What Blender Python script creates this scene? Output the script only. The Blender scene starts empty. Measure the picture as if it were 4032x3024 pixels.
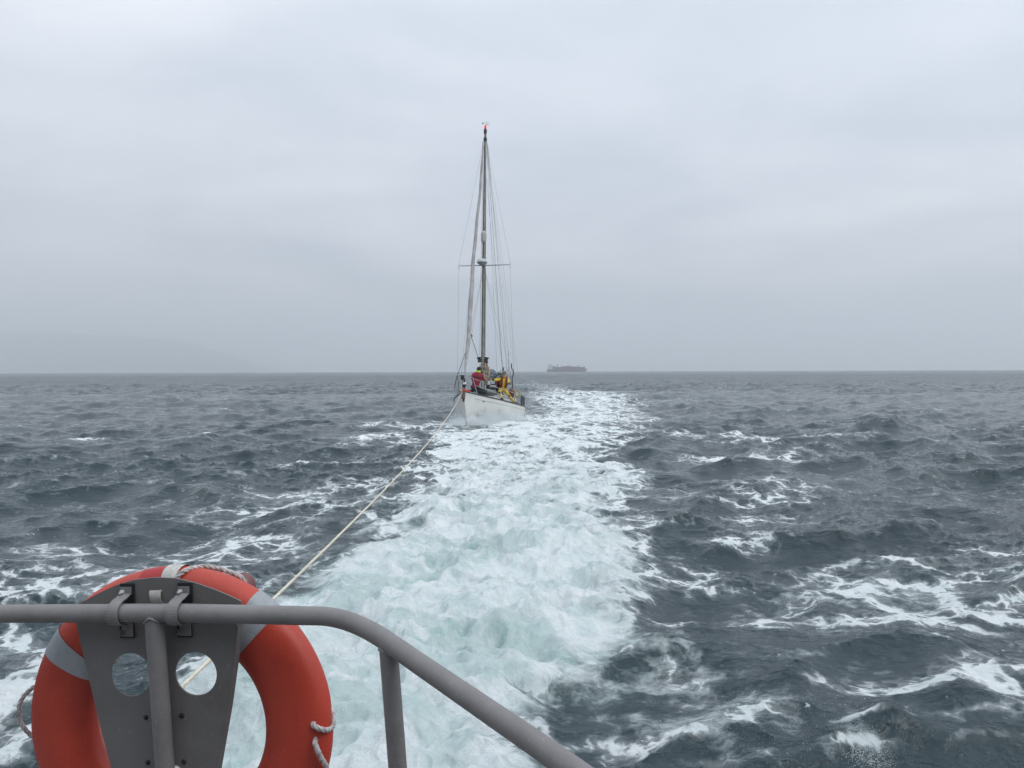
import bpy, bmesh, math, random
import numpy as np
from mathutils import Vector, Matrix

R = math.radians
scene = bpy.context.scene
C = scene.collection

# ------------------------------------------------------------------ camera
CAM_H = 2.6
cam_d = bpy.data.cameras.new("camera")
cam_d.lens = 27.99
cam_d.sensor_width = 36.0
cam_d.clip_start = 0.05
cam_d.clip_end = 60000
cam = bpy.data.objects.new("camera", cam_d)
C.objects.link(cam)
pitch, roll = R(-0.905), R(0.185)
fwd = Vector((0, math.cos(pitch), math.sin(pitch)))
rt = Vector((1, 0, 0))
up = rt.cross(fwd)
rt2 = rt * math.cos(roll) - up * math.sin(roll)
up2 = up * math.cos(roll) + rt * math.sin(roll)
m3 = Matrix((rt2, up2, -fwd)).transposed()
cam.matrix_world = Matrix.Translation((0, 0, CAM_H)) @ m3.to_4x4()
scene.camera = cam
FPX = 3135.0


def at(u, v, y):
    """world point that stands at distance y along the view and is seen at photo pixel u, v"""
    d = fwd * FPX + rt2 * (u - 2016) - up2 * (v - 1512)
    k = y / d.y
    return Vector((d.x * k, y, CAM_H + d.z * k))


# ------------------------------------------------------------------ light
SUN_EL, SUN_AZ = R(48), R(115)           # azimuth clockwise from +Y
sun_d = bpy.data.lights.new("sun", 'SUN')
sun_d.energy = 0.9
sun_d.angle = R(25)
sun_d.color = (1.0, 0.965, 0.91)
sun = bpy.data.objects.new("sun", sun_d)
C.objects.link(sun)
sdir = Vector((math.sin(SUN_AZ) * math.cos(SUN_EL), math.cos(SUN_AZ) * math.cos(SUN_EL), math.sin(SUN_EL)))
sun.rotation_euler = sdir.to_track_quat('Z', 'Y').to_euler()
sun.location = (0, 0, 30)

scene.view_settings.view_transform = 'Standard'
scene.view_settings.look = 'None'
scene.view_settings.exposure = 0.0
scene.view_settings.gamma = 1.0
scene.cycles.use_denoising = True
scene.cycles.max_bounces = 6
scene.cycles.diffuse_bounces = 2
scene.cycles.glossy_bounces = 3
scene.cycles.volume_bounces = 1
scene.cycles.transparent_max_bounces = 8


# node helper ---------------------------------------------------------------
class NT:
    def __init__(s, tree):
        s.t = tree
        tree.nodes.clear()

    def n(s, kind, **kw):
        nd = s.t.nodes.new(kind)
        for k, v in kw.items():
            setattr(nd, k, v)
        return nd

    def put(s, nd, key, val):
        sock = nd.inputs[key]
        if hasattr(val, 'is_output'):
            s.t.links.new(val, sock)
        else:
            sock.default_value = val

    def m(s, op, a, b=None, c=None, clamp=False):
        nd = s.n('ShaderNodeMath', operation=op)
        nd.use_clamp = clamp
        for i, v in enumerate((a, b, c)):
            if v is not None:
                s.put(nd, i, v)
        return nd.outputs[0]

    def vm(s, op, a, b=None, scale=None):
        nd = s.n('ShaderNodeVectorMath', operation=op)
        s.put(nd, 0, a)
        if b is not None:
            s.put(nd, 1, b)
        if scale is not None:
            s.put(nd, 'Scale', scale)
        return nd.outputs[0]

    def noise(s, vec, scale, detail=4, rough=0.5, lac=2.0, dist=0.0, color=False):
        nd = s.n('ShaderNodeTexNoise')
        s.put(nd, 'Vector', vec)
        s.put(nd, 'Scale', scale)
        s.put(nd, 'Detail', detail)
        s.put(nd, 'Roughness', rough)
        s.put(nd, 'Lacunarity', lac)
        s.put(nd, 'Distortion', dist)
        return nd.outputs['Color' if color else 'Fac']

    def vor(s, vec, scale, feature='DISTANCE_TO_EDGE'):
        nd = s.n('ShaderNodeTexVoronoi', feature=feature)
        s.put(nd, 'Vector', vec)
        s.put(nd, 'Scale', scale)
        return nd.outputs['Distance']

    def ss(s, x, a, b, c=0.0, d=1.0):
        nd = s.n('ShaderNodeMapRange', interpolation_type='SMOOTHSTEP')
        s.put(nd, 0, x)
        for i, v in enumerate((a, b, c, d)):
            s.put(nd, i + 1, v)
        return nd.outputs[0]

    def lin(s, x, a, b, c=0.0, d=1.0):
        nd = s.n('ShaderNodeMapRange', interpolation_type='LINEAR')
        s.put(nd, 0, x)
        for i, v in enumerate((a, b, c, d)):
            s.put(nd, i + 1, v)
        return nd.outputs[0]

    def mix(s, f, a, b):
        nd = s.n('ShaderNodeMix', data_type='RGBA')
        s.put(nd, 0, f)
        s.put(nd, 6, a)
        s.put(nd, 7, b)
        return nd.outputs[2]

    def ramp(s, f, stops):
        nd = s.n('ShaderNodeValToRGB')
        cr = nd.color_ramp
        while len(cr.elements) < len(stops):
            cr.elements.new(0.5)
        for e, (p, c) in zip(cr.elements, stops):
            e.position = p
            e.color = (*c, 1) if len(c) == 3 else c
        s.put(nd, 0, f)
        return nd.outputs[0]


# ------------------------------------------------------------------ sky
world = bpy.data.worlds.new("World")
scene.world = world
world.use_nodes = True
N = NT(world.node_tree)
geo = N.n('ShaderNodeTexCoord').outputs['Generated']
sep = N.n('ShaderNodeSeparateXYZ')
N.put(sep, 0, geo)
dx, dy, dz = sep.outputs
el = N.m('MAXIMUM', dz, 0.0)
# stratus seen from below: direction projected on a flat cloud base
inv = N.m('DIVIDE', 1.0, N.m('ADD', el, 0.16))
comb = N.n('ShaderNodeCombineXYZ')
N.put(comb, 0, N.m('MULTIPLY', dx, inv))
N.put(comb, 1, N.m('MULTIPLY', N.m('MULTIPLY', dy, inv), 1.25))
N.put(comb, 2, 4.3)
cv = comb.outputs[0]
n1 = N.noise(cv, 0.55, 3.0, 0.5, dist=0.3)
n2 = N.noise(N.vm('ADD', cv, (7.1, 3.3, 0)), 1.6, 5.0, 0.55, dist=0.4)
nn = N.m('ADD', N.m('MULTIPLY', n1, 0.72), N.m('MULTIPLY', n2, 0.28))
cl = N.ss(nn, 0.34, 0.66)
cloud = N.mix(cl, (0.565, 0.625, 0.71, 1), (0.875, 0.905, 0.97, 1))
hor = N.ss(el, 0.0, 0.17)
cloud = N.mix(hor, (0.655, 0.735, 0.81, 1), cloud)
pale = N.m('MULTIPLY', N.m('MULTIPLY', N.ss(el, .02, .075), N.ss(el, .085, .16, 1.0, 0.0)), N.ss(dx, -.12, -.55))
cloud = N.mix(N.m('MULTIPLY', pale, .55), cloud, (.80, .83, .86, 1))
# overcast luminance grows towards the zenith and on the sun's side
zen = N.lin(N.m('POWER', el, 1.3), 0.0, 1.0, 1.0, 1.9)
side = N.lin(dx, -0.6, 0.6, 0.95, 1.06)
cloud = N.vm('SCALE', cloud, scale=N.m('MULTIPLY', zen, side))
sky = N.n('ShaderNodeTexSky', sky_type='NISHITA')
sky.sun_disc = False
sky.sun_elevation = SUN_EL
sky.sun_rotation = SUN_AZ
sky.altitude = 5
sky.dust_density = 3.0
skyc = N.vm('SCALE', sky.outputs[0], scale=0.10)
full = N.mix(0.93, skyc, cloud)
bg = N.n('ShaderNodeBackground')
N.put(bg, 'Color', full)
N.put(bg, 'Strength', 1.0)
wo = N.n('ShaderNodeOutputWorld')
N.put(wo, 'Surface', bg.outputs[0])


# ------------------------------------------------------------------ helpers
def tag(o, label=None, cat=None, group=None, kind=None):
    if label: o['label'] = label
    if cat: o['category'] = cat
    if group: o['group'] = group
    if kind: o['kind'] = kind
    return o


def empty(name, loc=(0, 0, 0), rot=(0, 0, 0)):
    o = bpy.data.objects.new(name, None)
    C.objects.link(o)
    o.location = loc
    o.rotation_euler = rot
    o.empty_display_size = 0.2
    return o


def frames(pts):
    pts = [Vector(p) for p in pts]
    n = len(pts)
    T = []
    for i in range(n):
        a = pts[max(i - 1, 0)]
        b = pts[min(i + 1, n - 1)]
        T.append((b - a).normalized())
    t0 = T[0]
    ref = Vector((0, 0, 1)) if abs(t0.z) < 0.9 else Vector((1, 0, 0))
    u = t0.cross(ref).normalized()
    out = []
    for i in range(n):
        if i:
            ax = T[i - 1].cross(T[i])
            if ax.length > 1e-9:
                ang = T[i - 1].angle(T[i])
                u = Matrix.Rotation(ang, 3, ax.normalized()) @ u
        u = (u - T[i] * u.dot(T[i])).normalized()
        out.append((pts[i], T[i], u, T[i].cross(u)))
    return out


def smooth_path(pts, k=6):
    """Catmull-Rom through pts"""
    P = [Vector(p) for p in pts]
    P = [P[0] * 2 - P[1]] + P + [P[-1] * 2 - P[-2]]
    out = []
    for i in range(1, len(P) - 2):
        for j in range(k):
            t = j / k
            a, b, c, d = P[i - 1], P[i], P[i + 1], P[i + 2]
            out.append(0.5 * ((2 * b) + (c - a) * t + (2 * a - 5 * b + 4 * c - d) * t * t + (3 * b - a - 3 * c + d) * t ** 3))
    out.append(P[-2])
    return out


class MB:
    def __init__(s):
        s.v, s.f, s.sm = [], [], []

    def add(s, vs, fs, smooth=True):
        o = len(s.v)
        s.v += [tuple(v) for v in vs]
        s.f += [tuple(i + o for i in f) for f in fs]
        s.sm += [smooth] * len(fs)
        return s

    def box(s, c, size, rot=None, bevel=0.0):
        c = Vector(c)
        M = rot if rot is not None else Matrix.Identity(3)
        bm = bmesh.new()
        bmesh.ops.create_cube(bm, size=1.0)
        for v in bm.verts:
            v.co = Vector((v.co.x * size[0], v.co.y * size[1], v.co.z * size[2]))
        if bevel > 0:
            bmesh.ops.bevel(bm, geom=bm.edges[:], offset=bevel, segments=2, affect='EDGES', profile=0.5)
        bm.verts.index_update()
        s.add([c + M @ v.co for v in bm.verts], [[v.index for v in f.verts] for f in bm.faces], False)
        bm.free()
        return s

    def tube(s, pts, r, seg=12, cap=True, flat=None):
        fr = frames(pts)
        n = len(fr)
        rs = r if isinstance(r, (list, tuple)) else [r] * n
        vs, fs = [], []
        for (p, t, u, w), rr in zip(fr, rs):
            for k in range(seg):
                a = 2 * math.pi * k / seg
                vs.append(p + u * math.cos(a) * rr + w * math.sin(a) * rr * (flat or 1))
        for i in range(n - 1):
            for k in range(seg):
                k2 = (k + 1) % seg
                fs.append((i * seg + k, i * seg + k2, (i + 1) * seg + k2, (i + 1) * seg + k))
        s.add(vs, fs, True)
        if cap:
            s.add([vs[k] for k in range(seg)], [tuple(reversed(range(seg)))], False)
            s.add([vs[(n - 1) * seg + k] for k in range(seg)], [tuple(range(seg))], False)
        return s

    def lathe(s, prof, c=(0, 0, 0), seg=20, rot=None):
        c = Vector(c)
        M = rot if rot is not None else Matrix.Identity(3)
        vs, fs = [], []
        for (r, z) in prof:
            for k in range(seg):
                a = 2 * math.pi * k / seg
                vs.append(c + M @ Vector((r * math.cos(a), r * math.sin(a), z)))
        for i in range(len(prof) - 1):
            for k in range(seg):
                k2 = (k + 1) % seg
                fs.append((i * seg + k, i * seg + k2, (i + 1) * seg + k2, (i + 1) * seg + k))
        s.add(vs, fs, True)
        return s

    def ball(s, c, r, seg=10, rot=None):
        rx, ry, rz = r if isinstance(r, (list, tuple)) else (r, r, r)
        c = Vector(c)
        M = rot if rot is not None else Matrix.Identity(3)
        bm = bmesh.new()
        bmesh.ops.create_uvsphere(bm, u_segments=seg, v_segments=max(6, seg // 2 + 2), radius=1)
        bm.verts.index_update()
        s.add([c + M @ Vector((v.co.x * rx, v.co.y * ry, v.co.z * rz)) for v in bm.verts],
              [[v.index for v in f.verts] for f in bm.faces], True)
        bm.free()
        return s

    def grid(s, rows, smooth=True, closed=False):
        nr, nc = len(rows), len(rows[0])
        vs = [p for r in rows for p in r]
        fs = []
        for i in range(nr - 1):
            for j in range(nc if closed else nc - 1):
                j2 = (j + 1) % nc
                fs.append((i * nc + j, i * nc + j2, (i + 1) * nc + j2, (i + 1) * nc + j))
        s.add(vs, fs, smooth)
        return s

    def prism(s, poly, axis_vec, M=None, o=(0, 0, 0), bevel=0):
        """extrude polygon (list of 3D points) along axis_vec"""
        o = Vector(o)
        P = [Vector(p) + o for p in poly]
        Q = [p + Vector(axis_vec) for p in P]
        n = len(P)
        s.add(P + Q, [tuple(reversed(range(n)))] + [tuple(range(n, 2 * n))] +
              [(i, (i + 1) % n, n + (i + 1) % n, n + i) for i in range(n)], False)
        return s

    def build(s, name, mat, parent=None, offset=None):
        me = bpy.data.meshes.new(name)
        vs = s.v
        if offset is not None:
            vs = [(v[0] - offset[0], v[1] - offset[1], v[2] - offset[2]) for v in vs]
        me.from_pydata(vs, [], s.f)
        me.polygons.foreach_set('use_smooth', s.sm)
        me.update()
        bm = bmesh.new()
        bm.from_mesh(me)
        bmesh.ops.recalc_face_normals(bm, faces=bm.faces)
        bm.to_mesh(me)
        bm.free()
        if mat is not None:
            me.materials.append(mat)
        o = bpy.data.objects.new(name, me)
        C.objects.link(o)
        if parent is not None:
            o.parent = parent
        if offset is not None:
            o.location = offset
        return o


def mat_simple(name, col, rough=0.5, metal=0.0, var=0.12, vscale=12.0, bump=0.0, bscale=60.0, dirt=None,
               dscale=3.0, damt=0.4, spec=0.5, sss=0.0, trans=0.0, emis=None, speck=None):
    m = bpy.data.materials.new(name)
    m.use_nodes = True
    n = NT(m.node_tree)
    co = n.n('ShaderNodeTexCoord').outputs['Object']
    base = (*col, 1)
    v = n.noise(co, vscale, 5, 0.6)
    dark = tuple(c * (1 - var) for c in col) + (1,)
    lite = tuple(min(1, c * (1 + var)) for c in col) + (1,)
    c = n.mix(n.ss(v, 0.3, 0.7), dark, lite)
    if dirt:
        d = n.noise(n.vm('ADD', co, (5, 9, 2)), dscale, 7, 0.65)
        c = n.mix(n.m('MULTIPLY', n.ss(d, 0.5, 0.7), damt), c, (*dirt, 1))
    if speck:
        d = n.noise(co, speck[1], 2, 0.5)
        c = n.mix(n.m('MULTIPLY', n.ss(d, 0.66, 0.72), speck[2]), c, (*speck[0], 1))
    p = n.n('ShaderNodeBsdfPrincipled')
    n.put(p, 'Base Color', c)
    n.put(p, 'Roughness', n.lin(v, 0.2, 0.8, max(0.02, rough - 0.08), min(1, rough + 0.08)))
    n.put(p, 'Metallic', metal)
    n.put(p, 'Specular IOR Level', spec)
    if trans:
        n.put(p, 'Transmission Weight', trans)
    if emis:
        n.put(p, 'Emission Color', (*emis[0], 1))
        n.put(p, 'Emission Strength', emis[1])
    if bump:
        b = n.n('ShaderNodeBump')
        n.put(b, 'Strength', 1.0)
        n.put(b, 'Distance', bump)
        n.put(b, 'Height', n.noise(co, bscale, 4, 0.6))
        n.put(p, 'Normal', b.outputs[0])
    o = n.n('ShaderNodeOutputMaterial')
    n.put(o, 'Surface', p.outputs[0])
    return m


# ------------------------------------------------------------------ water
rng = np.random.default_rng(11)


def spectrum_tile(L, n, lmin, lmax, rms, wind_dir, spread, slope=-4.0, chop=1.0, seed=0):
    r = np.random.default_rng(seed)
    k1 = np.fft.fftfreq(n, d=L / n) * 2 * np.pi
    kx, ky = np.meshgrid(k1, k1, indexing='xy')
    k = np.hypot(kx, ky)
    k[0, 0] = 1e-6
    lam = 2 * np.pi / k
    band = 1 / (1 + np.exp(-(lam / lmin - 1) * 6)) * 1 / (1 + np.exp((lam / lmax - 1) * 6))
    cosd = (kx * math.cos(wind_dir) + ky * math.sin(wind_dir)) / k
    dirf = spread + (1 - spread) * np.clip(cosd, 0, 1) ** 3
    S = k ** slope * band * dirf
    S[0, 0] = 0
    h = np.sqrt(S) * (r.normal(size=k.shape) + 1j * r.normal(size=k.shape))
    z = np.fft.ifft2(h)
    sc = rms / z.real.std()
    h = h * sc
    z = np.fft.ifft2(h).real
    ddx = np.fft.ifft2(-1j * kx / k * h).real * chop
    ddy = np.fft.ifft2(-1j * ky / k * h).real * chop
    # fold measure: where the surface is pinched
    jxx = np.fft.ifft2(kx * kx / k * h).real * chop
    jyy = np.fft.ifft2(ky * ky / k * h).real * chop
    J = (1 + -(-jxx)) * 0 + (1 - jxx) * (1 - jyy)
    return dict(L=L, n=n, z=z, dx=-ddx, dy=-ddy, J=J)


def samp(tile, key, x, y):
    a = tile[key]
    n, L = tile['n'], tile['L']
    fx = (x / L * n) % n
    fy = (y / L * n) % n
    ix = np.floor(fx).astype(int)
    iy = np.floor(fy).astype(int)
    tx, ty = fx - ix, fy - iy
    ix %= n; iy %= n
    ix1, iy1 = (ix + 1) % n, (iy + 1) % n
    return (a[iy, ix] * (1 - tx) + a[iy, ix1] * tx) * (1 - ty) + (a[iy1, ix] * (1 - tx) + a[iy1, ix1] * tx) * ty


WD = R(-62)      # waves run towards the camera and a little to the right
T_big = spectrum_tile(311.0, 512, 6.5, 45, 0.125, WD, 0.10, -3.6, 1.0, 3)
T_mid = spectrum_tile(83.0, 1024, 0.7, 7.5, 0.098, WD + 0.25, 0.14, -3.22, 1.25, 5)
T_sml = spectrum_tile(17.0, 1024, 0.07, 0.8, 0.0135, WD - 0.3, 0.40, -3.2, 1.0, 8)
T_turb = spectrum_tile(23.0, 1024, 0.25, 3.0, 1.0, 0.0, 1.0, -3.4, 0.0, 21)
T_turb2 = spectrum_tile(61.0, 512, 2.0, 14.0, 1.0, 0.0, 1.0, -3.0, 0.0, 33)


def sstep(x, a, b):
    t = np.clip((x - a) / (b - a), 0, 1)
    return t * t * (3 - 2 * t)


# wake of the towing boat: left and right edge at each distance astern
WK_Y = np.array([0, 4.0, 5.2, 6.6, 7.3, 8.3, 9.2, 10.2, 11.6, 12.8, 15.2, 18.2, 21, 24, 28, 34, 38, 41, 46, 59, 83, 120, 170])
WK_L = np.array([-2.2, -2.4, -2.5, -2.55, -2.75, -2.9, -2.75, -2.4, -1.95, -1.7, -1.75, -1.85, -2.1, -2.3, -2.8, -3.3, -3.7, -1.0, 0.2, 2.0, 1.8, 2.5, 4])
WK_R = np.array([-.1, .05, .15, .28, .45, .7, 1.1, 1.5, 1.95, 1.35, 1.8, 2.6, 2.1, 2.2, 3.2, 4.8, 5.4, 6.5, 7.2, 10.2, 12.5, 10, 7])

# foam patches left by broken crests: x, y, half width, half length, strength, turn
PATCH = [
    (4.9, 9.7, 1.6, 1.1, .56, .2), (4.6, 9.1, .5, .22, .72, -.3), (5.3, 8.5, .5, .16, .62, -.5), (4.0, 8.5, 1.0, .55, .54, -.3), (5.6, 10.9, 1.7, .45, .56, .2), (3.5, 9.3, .9, .5, .46, 0),
    (2.55, 8.9, .35, .55, .55, .3), (2.75, 7.6, .5, .3, .32, .2), (3.6, 7.9, .8, .25, .42, -.5),
    (3.9, 6.7, .9, .38, .64, .1), (4.6, 6.9, .9, .46, .64, .1), (3.5, 5.9, 1.2, .12, .6, .2), (3.2, 5.45, .7, .12, .45, 0), (2.9, 6.5, .5, .15, .5, 0),
    (4.4, 5.7, .8, .12, .55, -.2), (1.6, 6.0, .5, .3, .48, .3), (.9, 5.75, .6, .2, .44, 0), (1.3, 6.9, .35, .7, .38, .2), (1.9, 5.3, .9, .1, .42, 0),
    (5.0, 15.6, 1.3, .9, .52, 0), (4.2, 14.0, 1.6, .8, .40, 0), (5.6, 17.0, 1.6, 1.2, .40, 0), (6.6, 22.5, 2.2, 1.2, .50, 0),
    (9.0, 28.0, 3.2, 2.2, .52, -.2), (7.0, 30.5, 2.2, 2.4, .45, 0), (3.4, 12.0, .9, .7, .40, 0), (2.5, 10.5, .7, .8, .46, 0), (3.0, 17, .9, 2, .34, 0),
    (2.2, 13.5, .6, 1.5, .48, 0), (8.5, 24, 2.6, 1.0, .36, 0),
    (-5.0, 10.4, 2.6, 1.5, .50, .0), (-7.4, 10.0, 1.6, 1.2, .48, 0), (-5.4, 8.2, 1.4, 1.2, .50, 0), (-4.6, 12.4, 1.3, 1.6, .46, 0), (-6.8, 12.4, 1.2, .8, .40, 0),
    (-4.6, 15.8, 1.7, 1.8, .52, 0), (-3.9, 19, 1.2, 2.2, .42, 0), (-4.9, 17.8, 1.6, .9, .42, 0), (-5.2, 24, 1.2, 1.8, .35, 0), (-6.3, 22.8, 1.0, .7, .40, 0), (-4.9, 30, 1.8, 4, .44, 0),
    (-4.3, 6.9, .38, .9, .62, 0), (-3.65, 5.6, .35, .6, .62, 0), (-3.4, 11.0, .8, 1.2, .44, 0), (-15.4, 28, 1.1, .5, .55, 0), (-11.5, 30, .7, .35, .5, 0),
    (-5.2, 37.5, 2.0, 1.3, .62, .3), (1.6, 8.1, .5, .7, .36, 0), (.9, 7.3, .3, .4, .42, 0),
    (14, 75, 8, 6, .3, 0), (-22, 60, 1.2, .5, .4, 0), (24, 88, 2, .8, .4, 0), (4, 150, 10, 20, .34, 0),
]
# single steep crests: x0,y0 -> x1,y1, height, front width, back width
CREST = [
    (4.3, 11.2, 7.0, 13.6, .26, .22, 1.1), (12.0, 29.0, 15.6, 30.6, .55, .5, 2.2), (2.6, 18.0, 4.3, 19.0, .16, .3, 1.0),
    (5.0, 9.2, 5.9, 9.4, .10, .12, .5), (3.1, 5.95, 4.0, 6.15, .06, .12, .5), (2.3, 5.5, 2.95, 5.62, .07, .14, .5),
    (9.5, 18.0, 13, 19.5, .28, .4, 1.6), (4.3, 20.2, 6.8, 21.0, .20, .3, 1.2), (-9.5, 18.2, -5.8, 17.0, .22, .35, 1.3), (-14, 17.2, -11, 16.6, .22, .35, 1.3),
    (-12.4, 27, -9.6, 27.6, .24, .4, 1.4), (-20, 26.5, -13, 26, .22, .4, 1.6), (9, 14.6, 12, 13.4, .3, .4, 1.5), (-2.2, 13.0, 1.9, 11.7, .16, .6, 1.2), (-1.2, 8.9, .9, 8.2, .10, .4, .8),
]


def sea(x, y, sp):
    """height, sideways shift and foam fields at ground points, sp = local mesh spacing"""
    f_s = 1 - sstep(sp, 0.10, 0.45)
    f_m = 1 - sstep(sp, 0.8, 3.2)
    f_b = 1 - sstep(sp, 6.0, 24.0)
    y = y.copy()
    L = np.interp(y, WK_Y, WK_L)
    Rr = np.interp(y, WK_Y, WK_R)
    wob = 0.16 * samp(T_turb2, 'z', x + 3, y) * np.clip(y / 9, .5, 3)
    wob2 = 0.10 * samp(T_turb, 'z', x, y)
    half = (Rr - L) / 2
    mid = (Rr + L) / 2
    q = half - np.abs(x + wob + wob2 - mid)       # >0 inside the wake, metres from its edge
    edge = np.clip(0.30 + 0.065 * y, .25, 3.0)
    inside = sstep(q, -edge, edge)
    far = 1 - sstep(y, 70, 150)
    behind = (y > 3).astype(float) * 1.0
    inside = inside * np.where(y < 0, 0, 1)
    calm = 1 - 0.65 * inside * far * (1 - sstep(y, 35, 70))
    z = samp(T_big, 'z', x, y) * f_b * (0.35 + 0.65 * sstep(np.hypot(x, y), 5, 22))
    ddx = samp(T_big, 'dx', x, y) * f_b
    ddy = samp(T_big, 'dy', x, y) * f_b
    a = f_m * calm
    z += samp(T_mid, 'z', x, y) * a
    ddx += samp(T_mid, 'dx', x, y) * a
    ddy += samp(T_mid, 'dy', x, y) * a
    b = f_s * (1 - .5 * inside)
    gust = 0.75 + 0.35 * samp(T_turb2, 'z', x * .5, y * .5)
    z += samp(T_sml, 'z', x, y) * b * np.clip(gust, .35, 1.5)
    ddx += samp(T_sml, 'dx', x, y) * b
    ddy += samp(T_sml, 'dy', x, y) * b
    fold = np.clip(1 - samp(T_mid, 'J', x, y), -1, 1) * a
    # boiling water of the wake: rounded billows
    t1 = samp(T_turb, 'z', x, y)
    t2 = samp(T_turb, 'z', -y * .7 + 5, x * .7)
    near = 1 - sstep(y, 10, 45)
    bill = (0.085 - 0.068 * np.abs(t1)) + 0.03 * t2 - .03 * np.abs(samp(T_turb, 'z', x * 2.3 + 7, y * 2.3))
    z += inside * bill * (0.5 + 0.9 * near) * f_s
    z += inside * 0.10 * (1 - sstep(y, 12, 60)) * np.where(y > 0, 1, 0)
    foam = np.zeros_like(z)
    cst = np.zeros_like(z)
    for (x0, y0, x1, y1, hgt, fw, bw) in CREST:
        ex, ey = x1 - x0, y1 - y0
        ll = math.hypot(ex, ey)
        ex, ey = ex / ll, ey / ll
        s = (x - x0) * ex + (y - y0) * ey
        nrm = (x - x0) * (-ey) + (y - y0) * ex + 0.10 * ll * np.sin(s / ll * 5 + x0) + .08 * t2
        prof = np.where(nrm < 0, np.exp(-(np.abs(nrm) / (fw * 1.3)) ** 1.25), np.exp(-np.abs(nrm / bw) ** 1.4))
        tt = np.clip(s / ll, -.6, 1.6)
        end = np.exp(-((tt - .62) / .42) ** 2)
        z += hgt * prof * end * (1 + .04 * t1)
        cst = np.maximum(cst, end * np.exp(-(nrm / (fw * .6)) ** 2) * hgt / .3)
    for (cx, cy, rx, ry, st, tn) in PATCH:
        c_, s_ = math.cos(tn), math.sin(tn)
        ux = ((x - cx) * c_ + (y - cy) * s_) / rx
        uy = (-(x - cx) * s_ + (y - cy) * c_) / ry
        rr = ux * ux + uy * uy
        foam = np.maximum(foam, st * (.84 if cy < 12 or abs(cx) < 6 and cx < 0 else .77) * np.exp(-rr * .75))
    foam = np.maximum(foam, np.clip(fold - .75, 0, .5) * .9 * sstep(y, 8, 20))
    foam = np.maximum(foam, np.clip(cst, 0, 1) * .17)
    # wake foam
    thin = 1 - sstep(y, 24, 60) * .10 - sstep(y, 65, 130) * .45
    wk = inside * (np.interp(y, [0, 9, 14, 20, 60], [.80, .76, .66, .585, .56]) * thin)
    rim = np.exp(-((q - edge * .4) / (edge * .9)) ** 2) * (1 - sstep(y, 25, 45))
    wk = np.maximum(wk, rim * .60 * np.where(y > 4.0, 1, 0.6))
    foam = np.maximum(foam, wk)
    aer = inside * (1 - .55 * sstep(y, 9, 14)) * (1 - sstep(y, 12, 36)) * np.clip(1.0 + .25 * samp(T_turb2, 'z', x, y), 0.3, 1.3)
    aer = np.maximum(aer, .22 * np.exp(-((x - 1.2) / 1.0) ** 2 - ((y - 6.4) / 1.1) ** 2))
    aer = np.maximum(aer, .13 * np.exp(-((x - 4.6) / 1.4) ** 2 - ((y - 9.6) / 1.0) ** 2))
    # hull of the towed yacht pushes a bow wave
    bx, by = x + 2.1, y - 38.0
    z += -.05 * np.exp(-(bx / 2.2) ** 2 - ((by + 2.0) / 2.4) ** 2) + .10 * np.exp(-((bx - 1.6) / 1.2) ** 2 - ((by - 2.5) / 1.6) ** 2)
    foam = np.maximum(foam, .82 * np.exp(-(np.maximum(np.abs(x + 1.4) - 2.1, 0) / .8) ** 2 - ((y - 39.4) / 2.0) ** 2))
    foam = foam * (1 - .75 * np.exp(-((x + 2.0) / .8) ** 2 - ((y - 35.2) / .8) ** 2))
    return z, ddx, ddy, foam, aer


def build_water():
    hf = CAM_H * 796
    vs = list(np.arange(470, 104, -0.75)) + list(np.arange(104, 20.7, -0.33)) + list(np.arange(20.7, 5, -0.10)) + list(np.arange(5, .27, -0.06))
    r = np.array([0.6, 1.2, 1.8, 2.4, 3.0, 3.5, 4.0] + [hf / v for v in vs] + [9000.0])
    fine = np.linspace(-R(43), R(43), 1240)
    a, step, out = R(43), fine[1] - fine[0], []
    while a < math.pi:
        step *= 1.07
        a += min(step, .12)
        out.append(min(a, math.pi))
    out = np.array(out)
    az = np.concatenate([-out[::-1], fine, out])
    az[0], az[-1] = -math.pi, math.pi
    RR, AZ = np.meshgrid(r, az, indexing='ij')
    X, Y = RR * np.sin(AZ), RR * np.cos(AZ)
    dr = np.gradient(r)
    da = np.gradient(az)
    SP = np.maximum(dr[:, None] * np.ones_like(AZ), RR * da[None, :])
    z, ddx, ddy, foam, aer = sea(X.ravel(), Y.ravel(), SP.ravel())
    nr, nc = RR.shape
    co = np.stack([X.ravel() + ddx, Y.ravel() + ddy, z], 1).astype(np.float32)
    i = np.arange((nr - 1) * (nc - 1))
    ri, ci = i // (nc - 1), i % (nc - 1)
    a0 = ri * nc + ci
    quads = np.stack([a0, a0 + nc, a0 + nc + 1, a0 + 1], 1).astype(np.int32)
    me = bpy.data.meshes.new("water")
    me.vertices.add(len(co))
    me.vertices.foreach_set('co', co.ravel())
    me.loops.add(quads.size)
    me.loops.foreach_set('vertex_index', quads.ravel()[::1])
    me.polygons.add(len(quads))
    me.polygons.foreach_set('loop_start', (np.arange(len(quads)) * 4).astype(np.int32))
    me.update(calc_edges=True)
    me.polygons.foreach_set('use_smooth', np.ones(len(quads), bool))
    for nm, arr in (('foam', foam), ('aer', aer)):
        at_ = me.attributes.new(nm, 'FLOAT', 'POINT')
        at_.data.foreach_set('value', arr.astype(np.float32))
    if me.polygons[0].normal.z < 0:
        me.flip_normals()
    me.materials.append(mat_water())
    o = bpy.data.objects.new("water", me)
    C.objects.link(o)
    tag(o, kind='structure')
    return o


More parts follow.
